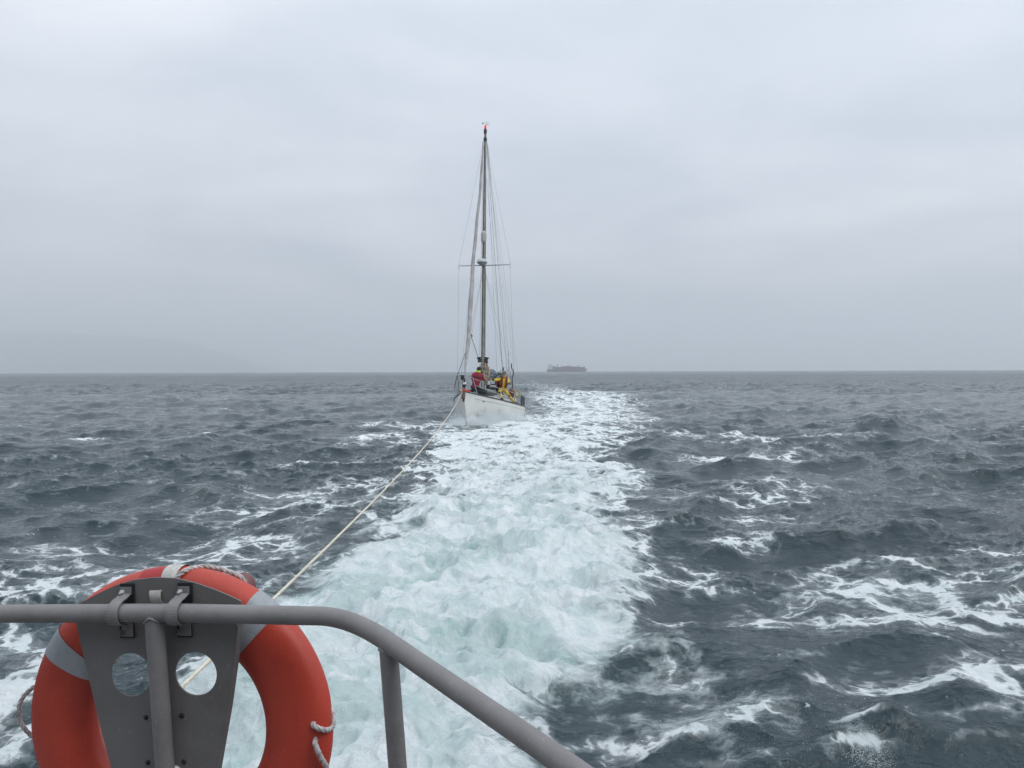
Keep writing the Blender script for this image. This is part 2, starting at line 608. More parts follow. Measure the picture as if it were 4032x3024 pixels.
def mat_water():
    m = bpy.data.materials.new("sea_water")
    m.use_nodes = True
    n = NT(m.node_tree)
    co = n.n('ShaderNodeTexCoord').outputs['Object']
    cd = n.n('ShaderNodeVectorMath', operation='LENGTH')
    n.put(cd, 0, n.vm('MULTIPLY', co, (1, 1, 0)))
    dist = cd.outputs['Value']
    foam = n.n('ShaderNodeAttribute', attribute_name='foam').outputs['Fac']
    aer = n.n('ShaderNodeAttribute', attribute_name='aer').outputs['Fac']
    flat = n.vm('MULTIPLY', co, (1, 1, 0))
    w1 = n.vm('SUBTRACT', n.noise(flat, 0.9, 4, 0.6, color=True), (.5, .5, .5))
    w2 = n.vm('SUBTRACT', n.noise(flat, 5.0, 4, 0.6, color=True), (.5, .5, .5))
    p = n.vm('ADD', flat, n.vm('SCALE', w1, scale=0.62))
    p = n.vm('ADD', p, n.vm('SCALE', w2, scale=0.13))
    # web of foam: edges of warped cells at three sizes
    e1 = n.vor(p, 0.85)
    e2 = n.vor(n.vm('ADD', p, (3, 7, 0)), 2.9)
    e3 = n.vor(n.vm('ADD', p, (1, 2, 0)), 8.5)
    l1 = n.ss(e1, 0.0, 0.26, 1.0, 0.0)
    l2 = n.ss(e2, 0.0, 0.24, 1.0, 0.0)
    l3 = n.ss(e3, 0.0, 0.25, 1.0, 0.0)
    f1 = n.noise(flat, 0.55, 4, 0.6)
    f2 = n.noise(p, 3.0, 9, 0.70)
    f3 = n.noise(flat, 16.0, 6, 0.7)
    lace = n.m('ADD', n.m('MULTIPLY', l1, .44), n.m('ADD', n.m('MULTIPLY', l2, .32), n.m('MULTIPLY', l3, .15)))
    fb = n.m('ADD', n.m('MULTIPLY', n.m('SUBTRACT', f1, .5), .9), n.m('ADD', n.m('MULTIPLY', n.m('SUBTRACT', f2, .5), 1.5), n.m('MULTIPLY', n.m('SUBTRACT', f3, .5), .5)))
    lk = n.m('SUBTRACT', lace, .22)
    tot = n.m('ADD', foam, n.m('ADD', n.m('MULTIPLY', fb, .52), n.m('MULTIPLY', lk, .85)))
    hard = n.ss(tot, 0.585, 0.83)
    thin = n.m('MULTIPLY', n.ss(tot, 0.36, 0.72), n.ss(foam, .44, .62, .24, .66))
    has = n.ss(foam, 0.10, 0.30)
    fk = n.noise(n.vm('ADD', p, (9, 1, 0)), 7.0, 6, .66)
    fk2 = n.noise(n.vm('ADD', flat, (2, 8, 0)), .9, 3, .55)
    fleck = n.m('MULTIPLY', n.m('MULTIPLY', n.ss(fk, .63, .70), n.ss(fk2, .50, .60)), n.ss(dist, 14.0, 34.0, .75, 0.0))
    mask_l = n.m('MAXIMUM', n.m('MULTIPLY', n.m('MAXIMUM', hard, thin), has), fleck)
    # cloudy froth in the boiling part
    g1 = n.noise(p, 0.75, 6, 0.58)
    g2 = n.noise(n.vm('ADD', p, (11, 4, 0)), 2.8, 9, 0.64)
    vp = n.vm('ADD', p, n.vm('SCALE', n.vm('SUBTRACT', n.noise(flat, 9.0, 3, .6, color=True), (.5, .5, .5)), scale=.10))
    puff = n.n('ShaderNodeTexVoronoi', feature='SMOOTH_F1')
    n.put(puff, 'Vector', vp)
    n.put(puff, 'Scale', 2.4)
    n.put(puff, 'Smoothness', .35)
    puff = puff.outputs['Distance']
    puf2 = n.vor(n.vm('ADD', vp, (4, 4, 0)), 6.5, 'F1')
    cauli = n.m('SUBTRACT', 1.0, n.m('ADD', n.m('MULTIPLY', puff, .8), n.m('MULTIPLY', puf2, .35)))
    sv_ = n.m('ADD', n.m('MULTIPLY', g1, .62), n.m('ADD', n.m('MULTIPLY', g2, .42), n.m('MULTIPLY', cauli, .17)))
    soft = n.ss(sv_, 0.485, 0.665)
    aerc = n.m('MINIMUM', aer, 1.0)
    aersh = n.ss(n.m('ADD', aerc, n.m('ADD', n.m('MULTIPLY', n.m('SUBTRACT', f2, .5), .9), n.m('MULTIPLY', n.m('SUBTRACT', g1, .5), .9))), 0.08, 0.72)
    mask_s = n.m('MAXIMUM', n.m('MULTIPLY', soft, .9), n.m('MULTIPLY', hard, .35))
    mask = n.m('ADD', n.m('MULTIPLY', mask_l, n.m('SUBTRACT', 1.0, aersh)), n.m('MULTIPLY', mask_s, aersh), clamp=True)
    # water body
    tv = n.noise(flat, .12, 3, .5)
    wcol = n.mix(n.ss(tv, .35, .65), (0.010, 0.027, 0.034, 1), (0.014, 0.034, 0.041, 1))
    teal = n.mix(n.ss(g1, .35, .65), (0.27, 0.385, 0.37, 1), (0.42, 0.53, 0.52, 1))
    wcol = n.mix(aersh, wcol, teal)
    veil = n.m('MULTIPLY', n.ss(foam, .25, .8), .10)
    wcol = n.mix(veil, wcol, (.42, .55, .56, 1))
    wat = n.n('ShaderNodeBsdfPrincipled')
    n.put(wat, 'Base Color', wcol)
    n.put(wat, 'IOR', 1.333)
    n.put(wat, 'Roughness', n.lin(dist, 5.0, 250.0, .05, .17))
    rip = n.m('ADD', n.m('MULTIPLY', n.noise(flat, 9.0, 4, .62, dist=.5), .55),
              n.m('MULTIPLY', n.noise(n.vm('MULTIPLY', flat, (1.0, 1.5, 1)), 30.0, 3, .6), .16))
    rip = n.m('ADD', rip, n.m('MULTIPLY', n.noise(n.vm('MULTIPLY', flat, (1.0, 1.7, 1)), 1.7, 3, .6, dist=.6), 1.6))
    swell = n.m('MULTIPLY', n.noise(n.vm('MULTIPLY', flat, (1.0, 1.3, 1)), .42, 4, .62, dist=.4), n.ss(dist, 50.0, 300.0, 0.0, 45.0))
    rip = n.m('ADD', rip, swell)
    b1 = n.n('ShaderNodeBump')
    n.put(b1, 'Strength', 1.0)
    n.put(b1, 'Distance', 0.045)
    n.put(b1, 'Height', rip)
    n.put(wat, 'Normal', b1.outputs[0])
    fo = n.n('ShaderNodeBsdfPrincipled')
    fcol = n.mix(n.ss(g2, .35, .7), (0.66, 0.74, 0.75, 1), (0.79, 0.825, 0.84, 1))
    n.put(fo, 'Base Color', fcol)
    n.put(fo, 'Roughness', .75)
    n.put(fo, 'Specular IOR Level', .25)
    b2 = n.n('ShaderNodeBump')
    n.put(b2, 'Strength', 1.0)
    n.put(b2, 'Distance', 0.075)
    n.put(b2, 'Height', n.m('ADD', n.m('MULTIPLY', g2, 1.8), n.m('ADD', n.m('MULTIPLY', cauli, 1.0), n.m('MULTIPLY', f3, .45))))
    n.put(fo, 'Normal', b2.outputs[0])
    mx = n.n('ShaderNodeMixShader')
    n.put(mx, 0, mask)
    n.put(mx, 1, wat.outputs[0])
    n.put(mx, 2, fo.outputs[0])
    o = n.n('ShaderNodeOutputMaterial')
    n.put(o, 'Surface', mx.outputs[0])
    return m


build_water()
# ------------------------------------------------------------------ materials
M = {}
M['rail'] = mat_simple('grey_marine_paint', (0.205, 0.200, 0.200), .55, var=.10, vscale=9, bump=.0006, bscale=420, dirt=(.10, .09, .085), damt=.35, dscale=7, speck=((.34, .34, .34), 160, .5))
M['plate'] = mat_simple('grey_painted_plate', (0.152, 0.148, 0.147), .6, var=.10, vscale=5, bump=.0004, bscale=420, dirt=(.085, .075, .07), damt=.4, dscale=5, speck=((.26, .26, .26), 110, .45))
M['rubber'] = mat_simple('black_rubber', (.012, .014, .018), .6)
M['steel'] = mat_simple('dull_steel', (.35, .35, .35), .4, metal=.8)
M['orange'] = mat_simple('orange_lifebuoy_foam', (0.46, 0.050, 0.028), .46, var=.12, vscale=4, bump=.0006, bscale=120, dirt=(.30, .030, .022), damt=.35, dscale=6, speck=((.55, .2, .16), 130, .25))
M['orange2'] = mat_simple('darker_red_orange_patch', (0.36, 0.018, 0.018), .5, var=.08)
M['reflect'] = mat_simple('grey_reflective_tape', (0.33, 0.36, 0.385), .42, var=.08, vscale=20, bump=.0004, bscale=600, dirt=(.2, .21, .22), damt=.35, dscale=14, speck=((.6, .62, .62), 160, .6))
M['greyrope'] = mat_simple('worn_grey_rope', (0.50, 0.47, 0.465), .85, var=.35, vscale=60, bump=.002, bscale=260, dirt=(.2, .18, .18), dscale=30)
M['webbing'] = mat_simple('off_white_webbing', (0.50, 0.50, 0.47), .8, var=.2, vscale=50, bump=.001, bscale=500, dirt=(.3, .3, .28), dscale=30)
M['towrope'] = mat_simple('cream_tow_rope', (0.66, 0.61, 0.50), .8, var=.12, vscale=30, bump=.0015, bscale=220)
M['hull'] = mat_simple('cream_white_hull', (0.76, 0.755, 0.715), .35, var=.03, vscale=1.2, dirt=(.60, .57, .49), dscale=1.6, damt=.18)
M['deck'] = mat_simple('pale_grey_deck', (.46, .46, .44), .7, var=.15, vscale=6, dirt=(.25, .24, .22))
M['teak'] = mat_simple('dark_teak', (.05, .047, .040), .6, var=.25, vscale=20)
M['stemfit'] = mat_simple('brown_stem_fitting', (.10, .075, .06), .6)
M['mast'] = mat_simple('weathered_mast', (.135, .125, .11), .5, var=.25, vscale=3, dirt=(.30, .28, .23), dscale=1.2, damt=.7)
M['mastband'] = mat_simple('dark_mast_fitting', (.03, .03, .035), .5)
M['wire'] = mat_simple('rigging_wire', (.20, .21, .23), .5, metal=.3)
M['rope_dark'] = mat_simple('dark_line', (.06, .07, .08), .8)
M['rope_light'] = mat_simple('pale_line', (.45, .45, .45), .8)
M['stain'] = mat_simple('stainless_tube', (.42, .43, .44), .35, metal=.6)
M['darktube'] = mat_simple('dark_pulpit_tube', (.12, .13, .145), .45, metal=.3)
M['sailroll'] = mat_simple('furled_sail_cover', (.36, .345, .35), .85, var=.2, vscale=2.5, bump=.02, bscale=3)
M['radome'] = mat_simple('pale_radome', (.58, .60, .61), .45, var=.05)
M['radomelow'] = mat_simple('radome_base', (.26, .27, .29), .5)
M['beige'] = mat_simple('beige_reflector', (.44, .43, .385), .6)
M['black'] = mat_simple('black_plastic', (.015, .016, .02), .5)
M['white'] = mat_simple('white_plastic', (.75, .76, .77), .4, var=.04)
M['redlamp'] = mat_simple('red_lamp', (.6, .02, .03), .3, emis=((.9, .02, .04), .7))
M['redroller'] = mat_simple('red_bow_roller', (.55, .05, .03), .5)
M['canvas'] = mat_simple('brown_canvas_sail', (.21, .175, .13), .9, var=.35, vscale=6, bump=.02, bscale=14)
M['cream'] = mat_simple('cream_canvas', (.40, .37, .29), .9, var=.25, vscale=8, bump=.01, bscale=20)
M['greycanvas'] = mat_simple('blue_grey_sail_cover', (.13, .165, .20), .85, var=.35, vscale=5, bump=.02, bscale=10)
M['darkcloth'] = mat_simple('dark_green_cloth', (.018, .030, .032), .85, var=.3, vscale=5, bump=.01, bscale=10)
M['greybag'] = mat_simple('grey_sail_bag', (.15, .155, .155), .9, var=.3, vscale=8, bump=.02, bscale=10)
M['red'] = mat_simple('crimson_jacket', (.23, .014, .030), .75, var=.25, vscale=7, bump=.012, bscale=14)
M['redband'] = mat_simple('dark_harness', (.035, .02, .03), .8)
M['lime'] = mat_simple('lime_collar', (.50, .72, .05), .7)
M['yellow'] = mat_simple('yellow_oilskin', (.62, .42, .030), .65, var=.2, vscale=9, bump=.012, bscale=14)
M['maroon'] = mat_simple('maroon_lifejacket', (.14, .018, .030), .7, var=.2)
M['navy'] = mat_simple('dark_trousers', (.018, .026, .032), .85, var=.3)
M['skin'] = mat_simple('skin', (.50, .28, .20), .6, var=.05)
M['hair'] = mat_simple('dark_hair', (.03, .024, .02), .8)
M['brownhair'] = mat_simple('brown_hair', (.14, .07, .04), .8)
M['green'] = mat_simple('green_cap', (.06, .12, .075), .8)
M['brown'] = mat_simple('brown_jacket', (.14, .065, .045), .8, var=.3)
M['shiphull'] = mat_simple('ship_dark_red_hull', (.10, .045, .06), .6)
M['shipcargo'] = mat_simple('ship_deck_cargo', (.13, .085, .11), .7)
M['shipwhite'] = mat_simple('ship_superstructure', (.48, .50, .52), .5)
M['shipdark'] = mat_simple('ship_funnel', (.07, .075, .09), .6)
M['hill'] = mat_simple('far_hillside', (.06, .07, .06), .9)
M['drop'] = mat_simple('water_spray', (.80, .86, .88), .4, var=.02)


# ------------------------------------------------------------------ stern railing
rail_root = empty('stern_railing', at(700, 2414, 1.89))
tag(rail_root, 'grey painted tubular stern rail with a drilled bracket plate in the foreground', 'railing')
RO = rail_root.location


def rp(u, v, d):
    return at(u, v, d) - RO


TR = 0.0218
pts = [rp(-700, 2409, 2.003), rp(-60, 2417, 1.954), rp(700, 2413, 1.90), rp(1180, 2424, 1.867)]
corner = rp(1385, 2427, 1.853)
e2 = rp(1640, 2606, 1.675)
e3 = rp(2130, 2942, 1.375)
e4 = at(2420, 3150, 1.24) - RO
e5 = e4 + (e4 - e3).normalized() * .5
# rounded bend
A, B_, D_ = pts[-1], corner, e2
bend = []
for k in range(13):
    t = k / 12
    a_ = A.lerp(B_, .35 + .65 * t)
    b_ = B_.lerp(D_, .62 * t)
    bend.append(a_.lerp(b_, t))
mb = MB()
mb.tube(pts + bend + [e2, e3, e4, e5], TR, 28)
mb.build('top_rail', M['rail'], rail_root)


def post(u0, v0, d0, u1, v1, d1, r, name='post', along=Vector((1, 0, 0))):
    a = rp(u0, v0, d0)
    b = rp(u1, v1, d1)
    d = (b - a).normalized()
    foot = a + d * ((a.z + RO.z - 1.0) / -d.z)
    q = MB()
    q.tube([a, b, foot], r, 24)
    # weld bead round the joint
    w = []
    ux = along
    for k in range(25):
        t = 2 * math.pi * k / 24
        uu = (ux - d * ux.dot(d)).normalized()
        vv = d.cross(uu)
        w.append(a + d * (math.sqrt(max(0, TR ** 2 - (r * .97 * math.sin(t)) ** 2)) + .0012) + (uu * math.cos(t) + vv * math.sin(t)) * (r + .001))
    o = q.build(name, M['rail'], rail_root)
    q2 = MB()
    q2.tube(w, .0024, 8)
    q2.build('weld_bead', M['rail'], o)
    q3 = MB()
    q3.lathe([(0, .012), (.05, .012), (.052, .006), (.052, 0), (0, 0)], foot, 20)
    q3.build('foot_flange', M['rail'], o)
    return foot


f1 = post(606, 2414, 1.905, 650, 3024, 1.93, .0222)
f2 = post(1528, 2528, 1.745, 1566, 3024, 1.77, .0208, along=(e3 - e2).normalized())
post(-700, 2409, 2.003, -660, 3000, 2.02, .0208)

# bracket plate behind the rail, drawn in its own plane
ax = (pts[2] - pts[1]).normalized()
pc = rp(650, 2414, 1.91) + Vector((.11, .994, 0)) * .037   # plate centre on rail height
az_ = Vector((ax.x * -.0, 0, 1)) - ax * ax.z
az_ = (az_ + ax * .055).normalized()
az_ = (az_ - ax * az_.dot(ax)).normalized()
ay = ax.cross(az_)                        # points away from or to the camera
if ay.y < 0:
    ay = -ay


def plane_pt(u, v):
    """where the ray of photo pixel u, v meets the plate's plane; returns in-plane coordinates"""
    d = at(u, v, 1.0) - Vector((0, 0, CAM_H))
    o_ = Vector((0, 0, CAM_H)) - RO - pc
    t = -o_.dot(ay) / d.dot(ay)
    q = o_ + d * t
    return q.dot(ax), q.dot(az_)


outline_px = [(290, 2387), (340, 2362), (400, 2330), (460, 2303), (530, 2282), (610, 2273), (690, 2276), (770, 2294), (850, 2322),
              (905, 2345), (951, 2367), (950, 2385), (938, 2420), (934, 2465), (928, 2520), (914, 2640), (893, 2790), (852, 3024), (822, 3200), (470, 3200), (440, 3024), (395, 2850),
              (345, 2640), (312, 2500), (302, 2450), (296, 2420)]
OUT2 = [plane_pt(*p) for p in outline_px]
h1 = plane_pt(518, 2655)
h2 = plane_pt(773, 2652)
HR = (plane_pt(855, 2652)[0] - h2[0])


def make_plate():
    bm = bmesh.new()
    cur = bpy.data.curves.new('plate_curve', 'CURVE')
    cur.dimensions = '2D'
    cur.fill_mode = 'BOTH'
    cur.extrude = .0025

    def loop(ps, bez=False):
        sp = cur.splines.new('POLY')
        sp.points.add(len(ps) - 1)
        for p, q in zip(sp.points, ps):
            p.co = (q[0], q[1], 0, 1)
        sp.use_cyclic_u = True
    loop(OUT2)
    for (cx, cz) in (h1, h2):
        loop([(cx + HR * math.cos(2 * math.pi * k / 48), cz + HR * math.sin(2 * math.pi * k / 48)) for k in range(48)])
    # two slots for the strap
    for (u, v, w, h) in ((615, 2325, 25, 3.5), (618, 2369, 26, 3.5)):
        a = plane_pt(u - w, v - h)
        b = plane_pt(u + w, v + h)
        loop([(a[0], a[1]), (b[0], a[1]), (b[0], b[1]), (a[0], b[1])])
    tmp = bpy.data.objects.new('tmp', cur)
    C.objects.link(tmp)
    dg = bpy.context.evaluated_depsgraph_get()
    me = bpy.data.meshes.new_from_object(tmp.evaluated_get(dg))
    bpy.data.objects.remove(tmp)
    bpy.data.curves.remove(cur)
    vs = [pc + ax * v.co.x + az_ * v.co.y + ay * v.co.z for v in me.vertices]
    q = MB()
    q.add(vs, [tuple(p.vertices) for p in me.polygons], False)
    # folded flange down the right edge
    fl = [OUT2[k] for k in range(13, 19)]
    rows = []
    for (x, z_) in fl:
        b = pc + ax * (x + .0005) + az_ * z_
        rows.append([b - ay * .0035, b - ay * .003 + ax * .003, b + ay * .018 + ax * .006, b + ay * .018 + ax * .002, b + ay * .003 - ax * .001])
    q.grid(rows, False)
    return q.build('bracket_plate', M['plate'], rail_root)


plate = make_plate()


def in_plate(u, v, out=0.0):
    x, z_ = plane_pt(u, v)
    return pc + ax * x + az_ * z_ - ay * out


Rpl = Matrix((ax, ay, az_)).transposed()
# strap piece showing through the slots
q = MB()
a_, b_ = in_plate(615, 2323, .0), in_plate(618, 2371, .0)
w_ = ax * .0145
rows = []
for t in np.linspace(0, 1, 9):
    c_ = a_.lerp(b_, t) - ay * (.0038 + .004 * math.sin(math.pi * t))
    rows.append([c_ - w_ * (1 + .08 * math.sin(9 * t)), c_ + w_ * (1 - .06 * math.cos(7 * t)), c_ + w_ + ay * .0012, c_ - w_ + ay * .0012])
q.grid(rows, False, closed=True)
q.build('strap_end', M['webbing'], plate)

# small bolts low on the plate
for (u, v) in ((577, 2822), (719, 2816), (585, 3000), (727, 2998)):
    q = MB()
    c_ = in_plate(u, v, .0)
    Rb = Matrix((ax, az_, -ay)).transposed()
    q.lathe([(.0065, .0022), (.0065, .0045), (.003, .0046), (.003, .008), (0, .0085)], c_, 6, Rb)
    q.build('bolt', M['rubber'], plate)
# white cap at the foot of the plate
q = MB()
c_ = in_plate(690, 3046, .003)
q.lathe([(.022, 0), (.022, .006), (.018, .010), (0, .011)], c_, 24, Matrix((ax, az_, -ay)).transposed())
q.build('round_cap', M['white'], plate)


def clamp(u, vt, vb):
    """saddle clip: upper tab, band round the rail, lower tab; rubber pad behind, two bolts"""
    x0, zt = plane_pt(u, vt)
    # rail centre line near that place
    p0, p1 = pts[1], pts[2]
    c0 = pc + ax * x0
    t = (c0.x - p0.x) / (p1.x - p0.x)
    rc = p0.lerp(p1, t)
    axr = (p1 - p0).normalized()
    side = ay
    z_l = az_
    r = TR + .004
    wd = .0145
    dist = (pc - rc).dot(ay)                      # rail centre to plate
    prof = []
    yf = dist - .007
    prof.append((yf, (in_plate(u, vt - 2) - rc).dot(az_)))
    prof.append((yf, r + .010))
    for k in range(4):
        t_ = k / 3
        prof.append((yf - .004 - (yf - .004 - 0) * t_ * .9, r + .010 - .007 * math.sin(t_ * math.pi / 2)))
    for k in range(1, 12):
        a = math.pi / 2 + math.pi * k / 12
        prof.append((r * math.cos(a), r * math.sin(a)))
    for k in range(4):
        t_ = 1 - k / 3
        prof.append((yf - .004 - (yf - .004) * t_ * .9, -(r + .010 - .007 * math.sin(t_ * math.pi / 2))))
    prof.append((yf, -(r + .010)))
    prof.append((yf, (in_plate(u, vb + 2) - rc).dot(az_)))
    skew = [(.006 if i < 2 else 0) for i in range(len(prof))]
    th = .0028
    rows = []
    n_ = len(prof)
    for i, (yy, zz) in enumerate(prof):
        a = Vector(prof[max(i - 1, 0)] + (0,))
        b = Vector(prof[min(i + 1, n_ - 1)] + (0,))
        d = (b - a).normalized()
        nr = Vector((-d.y, d.x, 0))               # outward
        if nr.x > 0: nr = -nr
        P = rc + ay * yy + az_ * zz
        O = rc + ay * (yy + nr.x * th) + az_ * (zz + nr.y * th)
        sh = axr * (.010 * (zz / .05))
        rows.append([P - axr * wd - sh * 0, O - axr * wd, O + axr * wd, P + axr * wd])
    q = MB()
    q.grid(rows, False, closed=True)
    q.add(rows[0], [(0, 1, 2, 3)], False).add(rows[-1], [(0, 1, 2, 3)], False)
    o = q.build('saddle_clip', M['rail'], rail_root)
    for (vv, sgn) in ((vt, 1), (vb, -1)):
        q = MB()
        hh = .048 if sgn > 0 else .040
        cc = in_plate(u, vv) - ay * .0048 + ax * .0075 - az_ * sgn * .014
        q.box(cc, (.037, .0045, hh), Rpl, .001)
        q.build('rubber_pad', M['rubber'], o)
        q = MB()
        cc = in_plate(u, vv + (20 if sgn > 0 else -12)) - ay * .0105 - ax * .004
        Rb = Matrix((ax, az_, -ay)).transposed()
        q.lathe([(.0085, -.003), (.0085, .0005), (.0058, .0008), (.0058, .006), (.003, .0062), (.003, .010), (0, .0105)], cc, 6, Rb)
        q.build('clip_bolt', M['steel'] if sgn > 0 else M['plate'], o)
    return o


clamp(495, 2310, 2500)
clamp(722, 2308, 2497)

# low aft deck that carries the posts, and the wheelhouse behind the camera, unseen, added to shade the rail and buoy
q = MB()
q.box(Vector((-.3, -2.4, 3.0)) - RO, (7.0, 1.2, 4.4), None, .05)
q.build('wheelhouse_blocker', M['plate'], rail_root)
q = MB()
dz_ = 1.0 - RO.z
dk = [(-3.2, -.6), (-3.2, 2.55), (-1.6, 2.42), (-.25, 1.98), (.25, 1.55), (.75, .6), (.75, -.6)]
poly = [(x - RO.x, y - RO.y, dz_ - .25) for x, y in dk]
q.prism(poly, (0, 0, .25))
q.build('aft_deck', M['rail'], rail_root)

# ------------------------------------------------------------------ lifebuoy
buoy = empty('lifebuoy', at(712, 2843, 2.045))
tag(buoy, 'orange ring lifebuoy with grey reflective bands hanging behind the bracket plate', 'lifebuoy')
BX = Vector((ax.x, ax.y, .0)).normalized()
BY = Vector((-BX.y, BX.x, 0)).normalized()
Rbu = Matrix((BX, BY, Vector((0, 0, 1)))).transposed()
RM, RA, RT = .319, .085, .053            # ring radius, radial and axial half thickness


def torus_pt(a, b, dr=0.0, dt=0.0):
    """a round the ring from +x, b round the tube"""
    # dent near the right-hand eyelets
    dent = .020 * math.exp(-((a + .08) / .16) ** 2) * math.exp(-((b + .45) / .9) ** 2)
    n = Vector((math.cos(b) * 1.0, math.sin(b)))
    ra = RA + dr - dent
    ta = RT + dt - dent * .8
    # superellipse-ish section
    cb, sb = math.cos(b), math.sin(b)
    cb = math.copysign(abs(cb) ** .85, cb)
    sb = math.copysign(abs(sb) ** .85, sb)
    rr = RM + ra * cb
    return Vector((rr * math.cos(a), ta * sb, rr * math.sin(a)))


def ring_piece(a0, a1, dr, seg=40, tube=36, closed=False):
    rows = []
    for i in range(seg + 1):
        a = a0 + (a1 - a0) * i / seg
        rows.append([Rbu @ torus_pt(a, 2 * math.pi * j / tube, dr, dr) for j in range(tube)])
    return rows


q = MB()
q.grid(ring_piece(0, 2 * math.pi, 0, 140), True, closed=True)
q.build('ring', M['orange'], buoy)
for (a0, a1) in ((R(47.5), R(58.5)), (R(142.5), R(153)), (R(227), R(238)), (R(322), R(333))):
    q = MB()
    q.grid(ring_piece(a0, a1, .0016, 14), True, closed=True)
    q.build('reflective_band', M['reflect'], buoy)
q = MB()
q.grid(ring_piece(R(94), R(103), .0008, 8), True, closed=True)
q.build('worn_patch', M['orange2'], buoy)
# webbing strap over the crown
q = MB()
q.grid(ring_piece(R(88.2), R(94.0), .0035, 8), True, closed=True)
q.build('webbing_strap', M['webbing'], buoy)


def bp(a, r, y=0.0):
    return Rbu @ Vector((r * math.cos(a), y, r * math.sin(a)))


def twisted_rope(path, r, turns_per_m=22, strands=3):
    fr = frames(path)
    q = MB()
    L_ = [0]
    for i in range(1, len(fr)):
        L_.append(L_[-1] + (fr[i][0] - fr[i - 1][0]).length)
    for s_ in range(strands):
        pp = []
        for (p, t, u, w), l in zip(fr, L_):
            a = 2 * math.pi * (l * turns_per_m + s_ / strands)
            pp.append(p + (u * math.cos(a) + w * math.sin(a)) * r * .48)
        q.tube(pp, r * .58, 8)
    return q


def resample(path, step):
    out = [Vector(path[0])]
    acc = 0
    for i in range(1, len(path)):
        a, b = Vector(path[i - 1]), Vector(path[i])
        n_ = max(1, int((b - a).length / step))
        for k in range(1, n_ + 1):
            out.append(a.lerp(b, k / n_))
    return out


def rim(a, lift, y=0.0):
    return bp(a, RM + RA + lift, y)


# grab line: over the crown, loose loops at the sides
g1_ = [rim(R(88), -.022, -.046), rim(R(86), -.004, -.030), rim(R(83), .000, .012), rim(R(79), .000, .028), rim(R(72), -.002, .034), rim(R(67), -.012, .042), rim(R(62), -.06, .060), rim(R(40), -.10, .066),
       rim(R(24), -.10, .066), rim(R(9), -.08, .060), rim(R(4), -.02, .050), rim(R(1), -.004, .022), rim(R(.5), -.002, -.004), bp(R(2.2), RM + RA - .006, -.040), bp(R(4.2), RM + RA - .026, -.050), bp(R(5.2), RM + RA - .034, -.040)]
twisted_rope(resample(smooth_path(g1_, 8), .004), .0066).build('grab_line', M['greyrope'], buoy)
g2_ = [bp(R(-1.0), RM + RA - .030, -.040), bp(R(-2.5), RM + RA - .024, -.054), bp(R(-7), RM + RA - .010, -.050), bp(R(-12), RM + RA + .006, -.034), bp(R(-19), RM + RA + .012, -.02), bp(R(-27), RM + RA + .010, -.01), bp(R(-38), RM + RA + .012, 0), bp(R(-60), RM + RA + .02, 0), bp(R(-85), RM + RA + .008, 0)]
twisted_rope(resample(smooth_path(g2_, 8), .004), .0068).build('grab_line', M['greyrope'], buoy)
g3_ = [bp(R(168), RM + RA - .018, .01), bp(R(170), RM + RA + .014, .0), bp(R(175), RM + RA + .036, -.01), bp(R(181), RM + RA + .038, -.01), bp(R(187), RM + RA + .020, 0), bp(R(191.5), RM + RA - .010, .01)]
twisted_rope(resample(smooth_path(g3_, 8), .004), .0058).build('grab_line', M['greyrope'], buoy)
q = MB()
kc = bp(R(202), RM + RA + .004, 0)
q.tube(smooth_path([kc + Rbu @ Vector((.012, 0, .012)), kc + Rbu @ Vector((-.004, -.010, .008)), kc + Rbu @ Vector((-.008, -.004, -.006)), kc + Rbu @ Vector((.002, .008, -.009)), kc + Rbu @ Vector((.010, -.006, -.002)), kc + Rbu @ Vector((.016, .004, -.012))], 6), .0062, 8)
q.build('rope_knot', M['greyrope'], buoy)

# round red float of the buoy light, hanging behind the lifebuoy
fc = at(958, 2312, 2.13)
fl = empty('marker_float', fc)
tag(fl, 'dull red round marker float peeping out behind the lifebuoy', 'float')
q = MB()
q.ball((0, 0, 0), (.033, .033, .040), 20)
q.build('float_body', mat_simple('faded_red_float', (.17, .075, .075), .5), fl)
q = MB()
q.lathe([(.012, -.035), (.012, -.10), (.010, -.104), (0, -.104)], (0, 0, 0), 12)
q.build('float_stem', M['rubber'], fl)

# ------------------------------------------------------------------ tow rope
BOWX, BOWY = -2.30, 36.95


def tow_pt(y):
    x = -1.2 - .0298 * y
    z = 1.19 + .0011 * (y - 16) ** 2
    return Vector((x, y, z))


ys = list(np.arange(1.7, 12, .05)) + list(np.arange(12, 36.6, .3)) + [36.75]
tow = twisted_rope([tow_pt(y) for y in ys], .0098, 7)
o = tow.build('tow_rope', M['towrope'])
tag(o, 'cream tow rope running from the stern rail out to the yacht\'s bow', 'rope')
# ------------------------------------------------------------------ towed yacht
PIV = 4.0
yaw = -math.asin(.178)
YAW = (R(-3.9), R(.45), yaw)
yo = (BOWX + PIV * .178, BOWY + PIV * .984, 0.02)
yacht = empty('sailing_yacht', yo, YAW)
tag(yacht, 'cream hulled sailing yacht with bare mast and furled foresail under tow', 'sailing yacht')
YM = Matrix.Translation(yo) @ (Matrix.Rotation(YAW[2], 4, 'Z') @ Matrix.Rotation(YAW[1], 4, 'Y') @ Matrix.Rotation(YAW[0], 4, 'X'))


def B(x, y, z):
    """yacht coordinates: x to its port side, y aft from the bow, z up"""
    return Vector((x, y - PIV, z))


def toB(p):
    """world point to the yacht's own frame"""
    return YM.inverted() @ Vector(p)


def FB(y):      # sheer height
    return float(np.interp(y, [0, 1, 2, 4, 6, 8, 10, 11.4], [1.36, 1.26, 1.16, 1.00, .90, .86, .88, .93]))


LOA = 10.9


